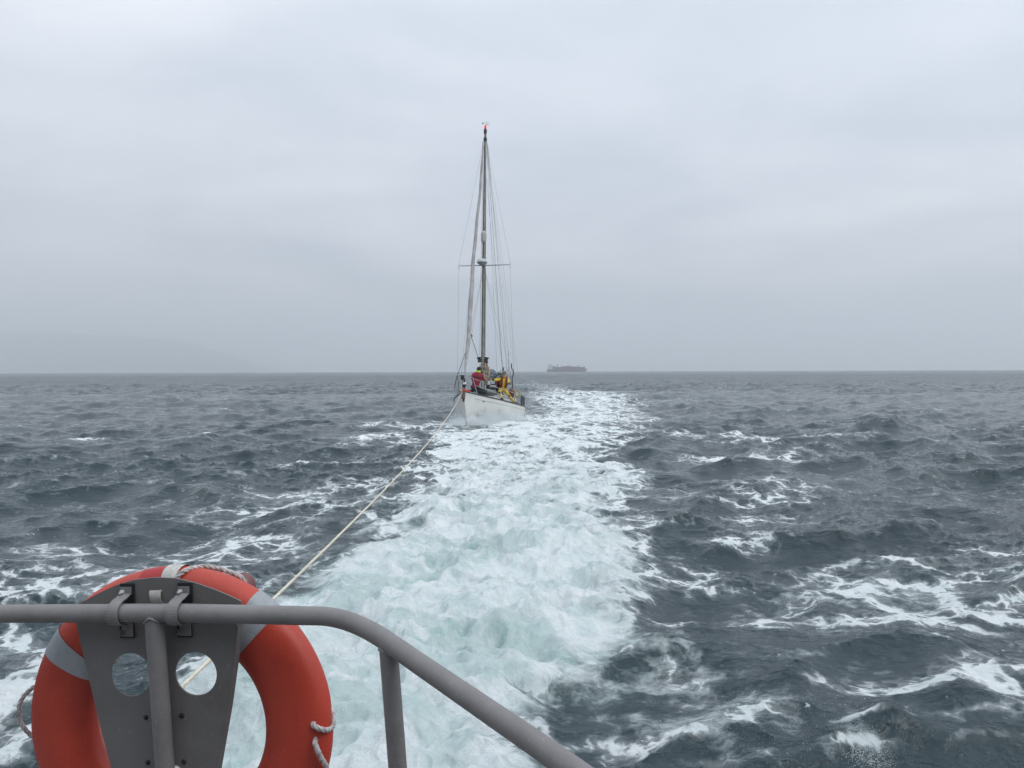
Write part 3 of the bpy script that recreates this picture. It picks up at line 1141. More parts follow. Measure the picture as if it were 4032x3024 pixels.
def HB(e):      # half beam at deck for distance aft of the stem
    return float(np.interp(e, [0, .15, .5, 1, 1.6, 2.4, 3.3, 4.3, 5.5, 6.8, 8.2, 9.5, 10.9], [.015, .09, .26, .49, .74, 1.04, 1.31, 1.52, 1.66, 1.70, 1.60, 1.36, .98]))


def stemoff(z):
    return .82 * (1 - z / 1.36) if z > 0 else .82 + 1.4 * (-z) ** 1.2


def hull_w(e, rz, y):
    """rz 1 at sheer, 0 at the bottom"""
    hb = HB(e)
    full = min(1, e / 3.6) ** .7
    low = (rz ** (.80 - .62 * full))
    w = hb * (low * (.90 + .10 * full) + (1 - .90 - .10 * full) * rz ** 3)
    return w


def hull_point(e, rz, side):
    fb0 = FB(e)
    z = -.55 + (fb0 + .55) * rz
    so = stemoff(z) * (1 - e / LOA) ** 1.5
    y = e + so
    return B(side * hull_w(e, rz, y), y, z)


es = [0, .08, .2, .4, .7, 1, 1.4, 1.9, 2.4, 3, 3.7, 4.4, 5.2, 6, 6.8, 7.6, 8.4, 9.2, 10, 10.5, 10.9]
rzs = np.linspace(0, 1, 15)
q = MB()
for side in (-1, 1):
    q.grid([[hull_point(e, float(rz), side) for rz in rzs] for e in es], True)
tr = [hull_point(LOA, float(rz), -1) for rz in rzs] + [hull_point(LOA, float(rz), 1) for rz in rzs[::-1]]
q.add(tr, [tuple(range(len(tr)))], False)
# stem face
q.grid([[hull_point(0, float(rz), -1), hull_point(0, float(rz), 1)] for rz in rzs], True)
hull = q.build('hull', M['hull'], yacht)


def sheer(e, side, inset=0.0, dz=0.0):
    p = hull_point(e, 1.0, side)
    p.x -= side * inset
    p.z += dz
    return p


q = MB()
q.grid([[sheer(e, s_, .03, -.03 + .05 * (1 - abs(s_))) if abs(s_) == 1 else Vector((sheer(e, 1).x * s_, sheer(e, 1).y, sheer(e, 1).z + .03)) for s_ in (-1, -.5, 0, .5, 1)] for e in es], True)
q.build('deck', M['deck'], yacht)
for s_ in (-1, 1):
    q = MB()
    q.tube([sheer(e, s_, .0, .02) for e in es], [.018 + .016 * min(1, e) for e in es], 8)
    q.build('toe_rail', M['teak'], yacht)
    q = MB()
    q.tube([hull_point(e, .885, s_) + Vector((s_ * .004, 0, 0)) for e in es[4:]], .011, 6)
    q.build('rubbing_strake', mat_simple('dull_cream_strake', (.46, .44, .39), .5), hull)  # strake in a duller cream than the hull
# stem fitting and bow roller
q = MB()
q.box(B(0, .02, 1.22), (.17, .16, .34), Matrix.Rotation(R(-14), 3, 'X'), .02)
q.box(B(0, .10, 1.02), (.10, .14, .20), Matrix.Rotation(R(-20), 3, 'X'), .02)
q.build('stem_fitting', M['stemfit'], yacht)
q = MB()
q.lathe([(0, -.10), (.07, -.10), (.075, -.06), (.045, -.03), (.045, .03), (.075, .06), (.07, .10), (0, .10)], B(.03, .05, 1.44), 14, Matrix.Rotation(R(90), 3, 'Y'))
q.box(B(.18, .28, 1.41), (.22, .10, .06), Matrix.Rotation(R(30), 3, 'Z'), .015)
q.build('bow_roller', M['redroller'], yacht)
q = MB()
q.lathe([(0, -.05), (.06, -.045), (.075, 0), (.06, .045), (0, .05)], B(-.10, -.02, 1.43), 12, Matrix.Rotation(R(70), 3, 'Y'))
q.build('rope_eye', M['cream'], yacht)
# hawse hole and little marks on the topsides
for (e, rz) in ((1.45, .86), (8.6, .60)):
    q = MB()
    p_ = hull_point(e, rz, 1)
    q.ball(p_, (.03, .10 if e < 3 else .03, .03), 10)
    q.build('hawse_hole', M['black'], hull)

# coachroof, cockpit coaming
q = MB()
prof = []
for (y, hw, h0, h1) in ((3.5, .42, .0, .02), (3.75, .60, -.02, .26), (4.6, .80, -.05, .33), (6.2, .92, -.05, .38), (7.6, .92, -.05, .42), (7.7, .90, -.05, .40)):
    zb = FB(y)
    prof.append([B(-hw - .06, y, zb + h0 - .05), B(-hw, y, zb + h1 * .8), B(-hw * .8, y, zb + h1), B(0, y, zb + h1 + .05), B(hw * .8, y, zb + h1), B(hw, y, zb + h1 * .8), B(hw + .06, y, zb + h0 - .05)])
q.grid(prof, False)
q.add(prof[-1], [tuple(range(7))], False)
q.add(prof[0], [tuple(range(7))], False)
coach = q.build('coachroof', M['deck'], yacht)
for s_ in (-1, 1):
    for y in (4.7, 5.9):
        q = MB()
        q.box(B(s_ * (.86 + .05 * (y - 4.7)), y, FB(y) + .17), (.02, .7, .13), Matrix.Rotation(R(-s_ * 4), 3, 'Z'), .008)
        q.build('cabin_window', M['black'], coach)
q = MB()
q.box(B(0, 4.3, FB(4.3) + .42), (.55, .6, .07), Matrix.Rotation(R(2), 3, 'X'), .02)
q.build('fore_hatch', M['white'], coach)
for s_ in (-1, 1):
    q = MB()
    q.tube([B(s_ * .9, 7.6, FB(7.6) + .32), B(s_ * 1.0, 8.6, FB(8.6) + .28), B(s_ * .85, 9.9, FB(9.9) + .22)], .09, 8, flat=1.8)
    q.build('cockpit_coaming', M['deck'], yacht)

# mast and gear -----------------------------------------------------------
MY = 4.45
MZ0 = FB(MY) + .3
mt = toB(at(1911, 512, 42.6))
mb_ = toB(at(1903, 1530, 41.6))
MASTTOP = Vector((mt.x, mt.y, mt.z))
MASTBOT = B(mb_.x, MY, FB(MY) + .15)


def mast_at(z):
    t = (z - MASTBOT.z) / (MASTTOP.z - MASTBOT.z)
    return MASTBOT.lerp(MASTTOP, t)


def zof(v):
    """yacht-frame height of photo row v on the mast"""
    lo, hi = MASTBOT.z, MASTTOP.z
    for _ in range(30):
        mid = (lo + hi) / 2
        w_ = YM @ mast_at(mid)
        vv = 1462.5 + (CAM_H - w_.z) / w_.y * 3135
        if vv > v: lo = mid
        else: hi = mid
    return mid


q = MB()
zz = np.linspace(MASTBOT.z - .1, MASTTOP.z, 24)
q.tube([mast_at(z) for z in zz], [float(np.interp(z, [0, 5, 10, 14, 15.5], [.098, .098, .092, .068, .055])) for z in zz], 16)
mast = q.build('mast', M['mast'], yacht)
q = MB()
q.tube([mast_at(z) + Vector((.028, -.085 * float(np.interp(z, [0, 10, 15], [1.1, 1.0, .7])), 0)) for z in zz[:-1]], .030, 8)
q.build('mast_track', mat_simple('pale_mast_track', (.30, .28, .23), .6, var=.2, vscale=3), mast)
for (v, h, r) in ((522, .26, .085), (553, .20, .095), (1018, .20, .10), (1055, .34, .088), (985, .06, .10), (1000, .06, .10), (1305, .16, .09)):
    z = zof(v)
    q = MB()
    a_, b_ = mast_at(z - h / 2), mast_at(z + h / 2)
    q.tube([a_, a_.lerp(b_, .2), a_.lerp(b_, .8), b_], [r * .8, r, r, r * .75], 12)
    q.build('mast_band', M['mastband'], mast)
# winches on both sides
for s_ in (-1, 1):
    z = zof(1416)
    c_ = mast_at(z)
    q = MB()
    q.lathe([(0, -.13), (.11, -.13), (.12, -.10), (.085, -.06), (.085, .05), (.12, .10), (.11, .13), (0, .13)], c_ + Vector((s_ * .19, -.02, 0)), 14, Matrix.Rotation(R(12 * s_), 3, 'Y'))
    q.box(c_ + Vector((s_ * .12, 0, -.02)), (.14, .12, .14), None, .01)
    q.build('mast_winch', M['black'], mast)
    q = MB()
    q.tube([c_ + Vector((s_ * .14, -.06, -.12)), c_ + Vector((s_ * .13, -.08, -.55)), c_ + Vector((s_ * .09, -.05, -1.0))], .018, 6)
    q.build('halyard_tail', M['rope_light'], mast)
# radar and its bracket
z = zof(1036)
c_ = mast_at(z) + Vector((-.02, -.36, 0))
q = MB()
q.lathe([(0, .13), (.20, .125), (.245, .10), (.26, .04), (.275, -.03), (.275, -.05), (0, -.05)], c_, 28)
rad = q.build('radar_dome', M['radome'], yacht)
q = MB()
q.lathe([(.272, -.052), (.26, -.08), (.16, -.15), (.10, -.21), (0, -.22)], c_, 28)
q.box(c_ + Vector((.02, .20, -.17)), (.16, .34, .07), None, .01)
q.build('radar_base', M['radomelow'], rad)
for s_ in (-1, 1):
    q = MB()
    q.box(c_ + Vector((s_ * .14, -.205, .055)), (.09, .012, .035), Matrix.Rotation(R(32 * s_), 3, 'Z'), .003)
    q.build('radar_marking', M['black'], rad)
# radar reflector
z0, z1 = zof(961), zof(912)
c0, c1 = mast_at(z0) + Vector((.0, -.12, 0)), mast_at(z1) + Vector((.0, -.12, 0))
q = MB()
n_ = 16
prof = []
for k in range(n_ + 1):
    t = k / n_
    r_ = .142 * (1 - abs(2 * t - 1) ** 5) ** .5
    prof.append((max(r_, .012), t))
pth = [c0.lerp(c1, t) for r_, t in prof]
q.tube(pth, [r_ for r_, t in prof], 18)
rr_ = q.build('radar_reflector', M['beige'], yacht)
for t in (.36, .62):
    q = MB()
    q.tube([c0.lerp(c1, t - .012), c0.lerp(c1, t + .012)], .147, 18)
    q.build('reflector_band', M['radomelow'], rr_)
# spreaders
zs = zof(1046)
ms = mast_at(zs)
SPR = {}
for s_, u, v in ((-1, 1807, 1047), (1, 2009, 1042)):
    tip = toB(at(u, v, 41.9 + s_ * .22))
    SPR[s_] = tip
    q = MB()
    q.tube([ms + Vector((0, -.02, 0)), ms.lerp(tip, .5), tip], [.040, .034, .026], 10, flat=.6)
    sp_ = q.build('spreader', M['darktube'], yacht)
    q = MB()
    q.tube([tip + Vector((0, 0, .12)), tip + Vector((0, 0, -.02))], .022, 8)
    q.lathe([(0, .02), (.045, .0), (.03, -.03), (0, -.045)], tip + Vector((0, 0, -.12)), 12)
    q.tube([tip + Vector((0, 0, -.02)), tip + Vector((0, 0, -.13))], .012, 6)
    q.build('spreader_end', M['radome'], sp_)
# masthead: collar, red lamp, wind vane
q = MB()
q.lathe([(0, 0), (.055, 0), (.05, .03), (.03, .05), (.03, .09), (0, .09)], MASTTOP, 12)
q.build('masthead_cap', M['mastband'], mast)
q = MB()
q.lathe([(.0, .09), (.055, .09), (.06, .12), (.06, .22), (.045, .25), (0, .255)], MASTTOP, 14)
q.build('masthead_lamp', M['redlamp'], mast)
q = MB()
vz = MASTTOP + Vector((.05, 0, .38))
q.tube([MASTTOP + Vector((.03, .03, .1)), vz + Vector((0, 0, .04))], .007, 6)
q.tube([vz + Vector((-.22, 0, -.01)), vz + Vector((.16, 0, .05))], .006, 6)
q.tube([vz + Vector((-.08, .0, -.10)), vz + Vector((.16, 0, -.09))], .005, 6)
q.add([vz + Vector((-.23, -.004, .05)), vz + Vector((-.23, -.004, -.06)), vz + Vector((-.12, -.004, -.012)), vz + Vector((-.23, .004, .05)), vz + Vector((-.23, .004, -.06)), vz + Vector((-.12, .004, -.012))],
      [(0, 1, 2), (5, 4, 3), (0, 2, 5, 3), (1, 0, 3, 4), (2, 1, 4, 5)], False)
for k in range(3):
    a = k * 2.1
    q.ball(vz + Vector((.10 + .06 * math.cos(a), .06 * math.sin(a), -.09)), .018, 8)
q.build('wind_vane', M['darktube'], mast)


# rigging -----------------------------------------------------------------
def wire(name, pa, pb, r=.0045, mat='wire', sag=0.0, n_=10):
    pts_ = []
    for k in range(n_ + 1):
        t = k / n_
        p_ = Vector(pa).lerp(Vector(pb), t)
        p_.z -= sag * 4 * t * (1 - t)
        pts_.append(p_)
    q = MB()
    q.tube(pts_, r, 6)
    return q.build(name, M[mat], yacht)


top = mast_at(zof(556))
bow = B(0, .12, FB(0) + .12)
# furled foresail round the forestay
fs_top = mast_at(zof(566)) + Vector((-.10, -.10, 0))
fs_bot = B(-.03, .35, FB(0) + 1.0)
q = MB()
nseg = 60
pth, rs = [], []
for k in range(nseg + 1):
    t = k / nseg
    p_ = fs_top.lerp(fs_bot, t)
    p_.x += .035 * math.sin(t * 9) + .012 * math.sin(t * 31)
    p_.y += .10 * math.sin(math.pi * t)
    pth.append(p_)
    rs.append(float(np.interp(t, [0, .1, .5, .72, .88, .97, 1], [.035, .055, .088, .112, .105, .06, .03])) * (1 + .05 * math.sin(t * 70)))
q.tube(pth, rs, 12)
q.build('furled_foresail', M['sailroll'], yacht)
wire('forestay', fs_bot, bow, .012)
q = MB()
q.lathe([(0, -.05), (.07, -.05), (.07, .05), (0, .05)], B(-.01, .14, FB(0) + .28), 12)
q.build('furling_drum', M['black'], yacht)
wire('forestay', top + Vector((-.03, -.06, 0)), fs_top, .01)
chL = sheer(4.9, -1, .04, .05)
chR = sheer(4.9, 1, .04, .05)
for s_, ch in ((-1, chL), (1, chR)):
    wire('cap_shroud', top + Vector((s_ * .05, 0, .1)), SPR[s_] + Vector((0, 0, .1)))
    wire('cap_shroud', SPR[s_] + Vector((0, 0, -.1)), ch)
    wire('lower_shroud', mast_at(zs - .25) + Vector((s_ * .05, -.04, 0)), sheer(4.2, s_, .06, .05), .0055)
    wire('lower_shroud', mast_at(zs - .25) + Vector((s_ * .05, .04, 0)), sheer(5.7, s_, .06, .05), .0055)
wire('intermediate_shroud', mast_at(zof(560)) + Vector((-.04, 0, 0)), sheer(5.3, -1, .05, .05))
wire('intermediate_shroud', mast_at(zof(560)) + Vector((.06, 0, 0)), sheer(7.2, 1, .1, .05))
wire('backstay', mast_at(zof(540)) + Vector((.04, .08, 0)), B(-.45, 10.8, FB(10.8) + .1), .006)
wire('backstay', mast_at(zof(540)) + Vector((.04, .08, 0)), B(.45, 10.8, FB(10.8) + .1), .006)
wire('running_backstay', mast_at(zof(600)) + Vector((.05, .08, 0)), B(1.15, 8.8, FB(8.8) + .1), .004)
wire('halyard', mast_at(zof(575)) + Vector((.10, .02, 0)), B(.75, 6.3, FB(6) + .45), .009, 'rope_dark')
wire('halyard', mast_at(zof(575)) + Vector((.14, .02, 0)), B(1.0, 6.5, FB(6) + .35), .006, 'rope_dark')
wire('halyard', mast_at(zof(560)) + Vector((-.09, -.05, 0)), mast_at(zof(1400)) + Vector((-.16, -.05, 0)), .008, 'rope_dark')
wire('halyard', mast_at(zof(1060)) + Vector((.11, -.05, 0)), mast_at(zof(1400)) + Vector((.13, -.05, 0)), .010, 'rope_dark')
wire('topping_lift', mast_at(zof(700)) + Vector((.08, .08, 0)), B(.35, 8.2, FB(8) + 1.1), .006, 'wire')
# sheets tied to the clew of the foresail
clew = toB(at(1853, 1316, 38.9))
q = MB()
q.tube(smooth_path([clew + Vector((-.02, 0, .10)), clew + Vector((.03, 0, -.01)), clew + Vector((.10, 0, -.10)), clew + Vector((.02, 0, -.06)), clew + Vector((.0, 0, .05))], 5), .018, 6)
q.build('sheet_knot', M['rope_dark'], yacht)
wire('sheet', clew, mast_at(zof(1412)) + Vector((-.2, -.1, 0)), .014, 'rope_dark', .03)
clew2 = toB(at(1836, 1378, 38.0))
wire('sheet', clew2, toB(at(1800, 1480, 38.4)), .014, 'rope_dark', .02)
wire('sheet', toB(at(1800, 1480, 38.4)), toB(at(1788, 1530, 39.5)), .012, 'rope_dark')

# pulpit ------------------------------------------------------------------
pl = [toB(at(1860, 1488, 38.6)), toB(at(1848, 1481, 38.0)), toB(at(1832, 1477, 37.4)), toB(at(1815, 1476.5, 37.2)), toB(at(1804, 1478, 37.6)), toB(at(1799, 1481, 38.3)), toB(at(1797, 1484, 39.2))]
q = MB()
q.tube(smooth_path(pl, 5), .021, 8)
q.build('pulpit_hoop', M['stain'], yacht)
for (u0, v0, y0, u1, v1, y1) in ((1802, 1480, 37.6, 1808, 1544, 38.0), (1799, 1482, 38.3, 1788, 1528, 39.3), (1862, 1489, 38.6, 1880, 1553, 38.9), (1822, 1477, 37.3, 1823, 1541, 37.2)):
    q = MB()
    q.tube([toB(at(u0, v0, y0)), toB(at(u1, v1, y1))], .019, 8)
    q.build('pulpit_leg', M['darktube'] if u0 < 1850 else M['stain'], yacht)
# boxes on the pulpit
q = MB()
q.box(toB(at(1820.5, 1486, 37.15)), (.155, .10, .215), None, .015)
q.build('pulpit_box', M['black'], yacht)
q = MB()
c_ = toB(at(1829, 1509, 37.15))
q.lathe([(0, .04), (.04, .04), (.04, .22), (0, .22)], c_, 12)
lamp = q.build('bow_lamp', M['black'], yacht)
q = MB()
q.lathe([(0, .04), (.075, .035), (.08, .0), (.08, -.05), (.06, -.06)], c_, 14)
q.build('lamp_glass', M['white'], lamp)
q = MB()
q.lathe([(.06, -.06), (.115, -.09), (.10, -.12), (.02, -.14), (.015, -.30), (0, -.30)], c_, 14)
q.build('lamp_bracket', M['black'], lamp)

# stanchions and guard wires ----------------------------------------------
def stan(e, s_, h=.60):
    a = sheer(e, s_, .07, .0)
    q = MB()
    q.tube([a, a + Vector((0, 0, h))], .019, 8)
    q.build('stanchion', M['stain'], yacht)
    return a


for s_ in (-1, 1):
    prev = None
    st = [stan(e, s_) for e in ((3.0, 5.0, 7.0, 8.6) if s_ > 0 else (2.9, 5.0, 7.0, 8.8))]
    st0 = toB(at(1862, 1490, 38.6)) if s_ > 0 else toB(at(1798, 1482, 39.0))
    st0l = toB(at(1870, 1517, 38.75)) if s_ > 0 else toB(at(1794, 1508, 39.2))
    end = sheer(10.4, s_, .05, .0)
    top_l = [st0] + [p + Vector((0, 0, .58)) for p in st] + [end + Vector((0, 0, .62))]
    mid_l = [st0l] + [p + Vector((0, 0, .30)) for p in st] + [end + Vector((0, 0, .33))]
    for L_ in (top_l, mid_l):
        q = MB()
        q.tube(resample(L_, .5), .010, 6)
        q.build('guard_wire', M['rope_light'], yacht)
# pushpit
q = MB()
pp = [sheer(9.6, 1, .05, .62), sheer(10.7, 1, .08, .64), B(0, 11.1, FB(11) + .66), sheer(10.7, -1, .08, .64), sheer(9.6, -1, .05, .62)]
q.tube(smooth_path(pp, 6), .014, 8)
for p_ in (pp[0], pp[1], pp[3], pp[4]):
    q.tube([p_, p_ - Vector((0, 0, .64))], .014, 8)
q.build('pushpit', M['stain'], yacht)
# dark weather cloth along the cockpit
for s_ in (-1, 1):
    q = MB()
    rows = []
    for e in np.linspace(6.4, 9.8, 16):
        a = sheer(float(e), s_, .065, .04)
        wv = .015 * math.sin(e * 9)
        rows.append([a + Vector((wv, 0, 0)), a + Vector((-wv + .01, 0, .28)), a + Vector((wv, 0, .56)), a + Vector((wv - .012, 0, .56)), a + Vector((-wv - .002, 0, .28)), a + Vector((wv - .012, 0, 0))])
    q.grid(rows, True, closed=True)
    q.build('weather_cloth', M['darkcloth'], yacht)

# stern gantry with aerials -------------------------------------------------
gy = 47.0


def gp(u, v, y=gy):
    return toB(at(u, v, y))


q = MB()
q.tube(smooth_path([gp(1960, 1560), gp(1960, 1478), gp(1963, 1466), gp(1972, 1462), gp(1990, 1460.5), gp(2008, 1462), gp(2014, 1470), gp(2015, 1560)], 6), .022, 8)
gan = q.build('stern_gantry', M['stain'], yacht)
q = MB()
q.lathe([(0, .0), (.02, 0), (.02, .10), (.05, .13), (.058, .30), (.05, .33), (0, .335)], gp(1995.5, 1461.5), 14)
q.build('aerial_dome', M['white'], gan)
q = MB()
q.lathe([(0, 0), (.030, 0), (.052, .215), (.045, .23), (0, .23)], gp(1980.8, 1462), 12)
q.build('stern_light', M['black'], gan)
q = MB()
q.tube([gp(1972, 1462), gp(1972, 1456)], .01, 6)
q.lathe([(0, 0), (.035, .0), (.035, .02), (0, .03)], gp(1972, 1457), 10)
q.build('small_aerial', M['darktube'], gan)
q = MB()
q.tube([gp(2002.2, 1461), gp(2002.2, 1453)], .022, 8)
q.tube([gp(2002.2, 1453), gp(2002.4, 1381)], .009, 6)
q.build('whip_aerial', M['darktube'], gan)
q = MB()
q.tube([gp(1962.5, 1467), gp(1960.5, 1480)], .05, 8)
q.build('gantry_block', M['black'], gan)
# wind-vane steering pole with white panel
q = MB()
q.tube(smooth_path([gp(2014, 1431, 46), gp(2014.5, 1450, 46), gp(2020, 1456, 46), gp(2021, 1476, 46), gp(2017, 1482, 46), gp(2017.5, 1510, 46), gp(2018, 1545, 46), gp(2018, 1575, 46)], 5), .030, 8)
vp = q.build('steering_pole', M['black'], yacht)
q = MB()
q.box(gp(2014.5, 1467, 45.9), (.095, .05, .38), Matrix.Rotation(R(3), 3, 'Y'), .03)
q.build('steering_vane', M['radome'], vp)
# lifebuoy horseshoe on the pushpit
q = MB()
hc = gp(2037, 1553, 46.6)
q.tube(smooth_path([hc + Vector((-.10, 0, .22)), hc + Vector((-.13, 0, 0)), hc + Vector((0, 0, -.14)), hc + Vector((.13, 0, 0)), hc + Vector((.10, 0, .22))], 6), .055, 10)
q.build('horseshoe_buoy', mat_simple('faded_yellow_foam', (.42, .32, .13), .8), yacht)

# stowed mainsail, boom and cover --------------------------------------------
boomz = zof(1478)
ba = mast_at(boomz) + Vector((0, .15, 0))
bb_ = Vector((.25, ba.y + 4.6, ba.z - .05))
q = MB()
q.tube([ba, bb_], .07, 10)
boom = q.build('boom', M['mast'], yacht)


def lumpy(c_, r_, seed, amp=.18, seg=26, freq=3.0, squash=None):
    """cloth bundle: an ellipsoid with folds"""
    rnd = random.Random(seed)
    ph = [rnd.uniform(0, 6.28) for _ in range(9)]
    bm = bmesh.new()
    bmesh.ops.create_icosphere(bm, subdivisions=4, radius=1)
    vs = []
    for v in bm.verts:
        p_ = v.co
        f = 1 + amp * (math.sin(freq * p_.x * 2.1 + ph[0] + 2 * math.sin(p_.z * 2 + ph[1])) * .5 + .35 * math.sin(freq * p_.z * 3.7 + ph[2] + p_.y * 3) + .25 * math.sin(freq * 2.9 * (p_.y + p_.x) + ph[3]) + .15 * math.sin(freq * 6 * (p_.z - p_.x) + ph[4]))
        vs.append(Vector(c_) + Vector((p_.x * r_[0] * f, p_.y * r_[1] * f, p_.z * r_[2] * f)))
    fs = [[v.index for v in fc_.verts] for fc_ in bm.faces]
    bm.free()
    return vs, fs


q = MB()
q.add(*lumpy(toB(at(1907, 1462, 41.9)), (.24, .40, .50), 1, .24), True)
q.add(*lumpy(toB(at(1903, 1452, 41.6)), (.15, .30, .32), 4, .24), True)
q.add(*lumpy(toB(at(1908, 1490, 41.8)), (.20, .30, .34), 6, .16), True)
sail = q.build('stowed_mainsail', M['canvas'], yacht)
q = MB()
q.add(*lumpy(toB(at(1921, 1462, 42.4)), (.13, .30, .26), 2, .2), True)
q.add(*lumpy(toB(at(1916, 1480, 42.2)), (.13, .25, .22), 7, .2), True)
q.build('sail_fold', M['cream'], sail)
q = MB()
q.add(*lumpy(toB(at(1934, 1472, 43.5)), (.30, 1.0, .24), 3, .14), True)
q.add(*lumpy(toB(at(1928, 1484, 43.0)), (.26, .7, .15), 9, .14), True)
q.build('sail_cover', M['greycanvas'], yacht)
# spray hood, hatch and bits round the cabin
q = MB()
rows = []
for (u, v, y) in ((1919, 1519, 42.6), (1932, 1512.5, 43.0), (1946, 1512, 43.4), (1958, 1511, 43.6), (1960, 1516, 43.6)):
    p_ = toB(at(u, v, y))
    rows.append([p_, p_ + Vector((0, .35, .03)), p_ + Vector((0, .35, -.02)), p_ + Vector((0, 0, -.05))])
q.grid(rows, False, closed=True)
q.build('hatch_cover', M['black'], coach)
for (u, v, y, r_, mt_, sd, nm) in ((1934, 1530, 41.6, (.22, .28, .10), 'darkcloth', 5, 'sail_tie_bundle'), (1920, 1506, 42.6, (.10, .14, .13), 'white', 8, 'vent_cowl')):
    q = MB()
    q.add(*lumpy(toB(at(u, v, y)), r_, sd, .12), True)
    q.build(nm, M[mt_], yacht)


def thing_world(name, label, cat, loc):
    o = empty(name, loc)
    return tag(o, label, cat)


# loose gear lying on the deck: things of their own
def loose(name, label, cat, u, v, y, r_, mt_, seed, amp=.14):
    c_ = at(u, v, y)
    q = MB()
    vs, fs = lumpy(Vector((0, 0, 0)), r_, seed, amp)
    q.add(vs, fs, True)
    o = q.build(name, M[mt_])
    o.location = c_
    o.rotation_euler = YAW
    tag(o, label, cat)
    return o


loose('sail_bag', 'limp grey sail bag lying on the side deck beside the mast', 'bag', 1923, 1546, 40.6, (.42, .40, .17), 'greybag', 12)
loose('sail_bag', 'dark crumpled bag on the foredeck behind the kneeling person', 'bag', 1898, 1543, 39.6, (.26, .30, .16), 'darkcloth', 14)
loose('kit_bag', 'reddish brown kit bag slumped beside the yacht\'s cockpit', 'bag', 2013, 1547, 44.6, (.18, .30, .26), 'brown', 15)


# ------------------------------------------------------------------ people
def skin_obj(name, joints, bones, mat, parent, sub=1, root=0):
    """joints: {name: (pos, radius or (rx, ry))}"""
    names = list(joints)
    me = bpy.data.meshes.new(name)
    me.from_pydata([tuple(joints[k][0]) for k in names], [(names.index(a), names.index(b)) for a, b in bones], [])
    o = bpy.data.objects.new(name, me)
    C.objects.link(o)
    o.parent = parent
    sk = o.modifiers.new('skin', 'SKIN')
    sk.use_smooth_shade = True
    sv = me.skin_vertices[0].data
    for i, k in enumerate(names):
        r_ = joints[k][1]
        sv[i].radius = r_ if isinstance(r_, tuple) else (r_, r_)
        sv[i].use_root = (i == root)
    sb = o.modifiers.new('sub', 'SUBSURF')
    sb.levels = sub
    sb.render_levels = sub
    me.materials.append(mat)
    return o


def hand(J, Bn, wrist, d, side, tag_):
    """palm, four fingers and a thumb, lightly curled; d = forearm direction"""
    d = d.normalized()
    s_ = Vector(side).normalized()
    s_ = (s_ - d * s_.dot(d)).normalized()
    dn = d.cross(s_)
    w = J[wrist][0]
    J['palm' + tag_] = (w + d * .055, (.038, .022))
    Bn.append((wrist, 'palm' + tag_))
    for k, (off, ln) in enumerate(((-.030, .070), (-.010, .082), (.010, .077), (.030, .060))):
        a, b, c = 'f%d' % k + tag_, 'g%d' % k + tag_, 'h%d' % k + tag_
        J[a] = (w + d * .092 + s_ * off, .0105)
        J[b] = (w + d * (.092 + ln * .55) + s_ * off * 1.1 + dn * .012, .0095)
        J[c] = (w + d * (.092 + ln * .9) + s_ * off * 1.15 + dn * .038, .008)
        Bn += [('palm' + tag_, a), (a, b), (b, c)]
    J['t' + tag_] = (w + d * .045 - s_ * .045 + dn * .01, .012)
    J['u' + tag_] = (w + d * .080 - s_ * .062 + dn * .022, .009)
    Bn += [('palm' + tag_, 't' + tag_), ('t' + tag_, 'u' + tag_)]


def head_bits(parent, hc, face, upv, hairmat, hat=None):
    """nose, ears, eyes and hair round a head centre looking along face"""
    f = face.normalized()
    u_ = upv.normalized()
    u_ = (u_ - f * u_.dot(f)).normalized()
    r_ = f.cross(u_)
    Rh = Matrix((r_, f, u_)).transposed()
    q = MB()
    q.ball(hc + u_ * .035 - f * .022, (.093, .102, .100), 14, Rh)
    q.ball(hc - f * .045 - u_ * .02, (.085, .07, .085), 12, Rh)
    q.build('hair', hairmat, parent)
    for s_ in (-1, 1):
        q = MB()
        q.ball(hc + f * .088 + r_ * .032 * s_ + u_ * .006, (.012, .007, .007), 8, Rh)
        q.build('eye', M['black'], parent)
    q = MB()
    q.ball(hc + f * .090 - u_ * .055, (.024, .006, .006), 8, Rh)
    q.build('mouth', M['maroon'], parent)
    if hat:
        q = MB()
        q.lathe([(.104, .0), (.106, .03), (.098, .075), (.06, .115), (0, .125)], hc + u_ * .03 - f * .012, 16, Rh)
        if hat == 'green':
            q.lathe([(.10, .0), (.155, -.01), (.155, -.018), (.10, -.006)], hc + u_ * .035 + f * .01, 16, Rh)
        q.build('cap', M['green'] if hat == 'green' else M['navy'], parent)


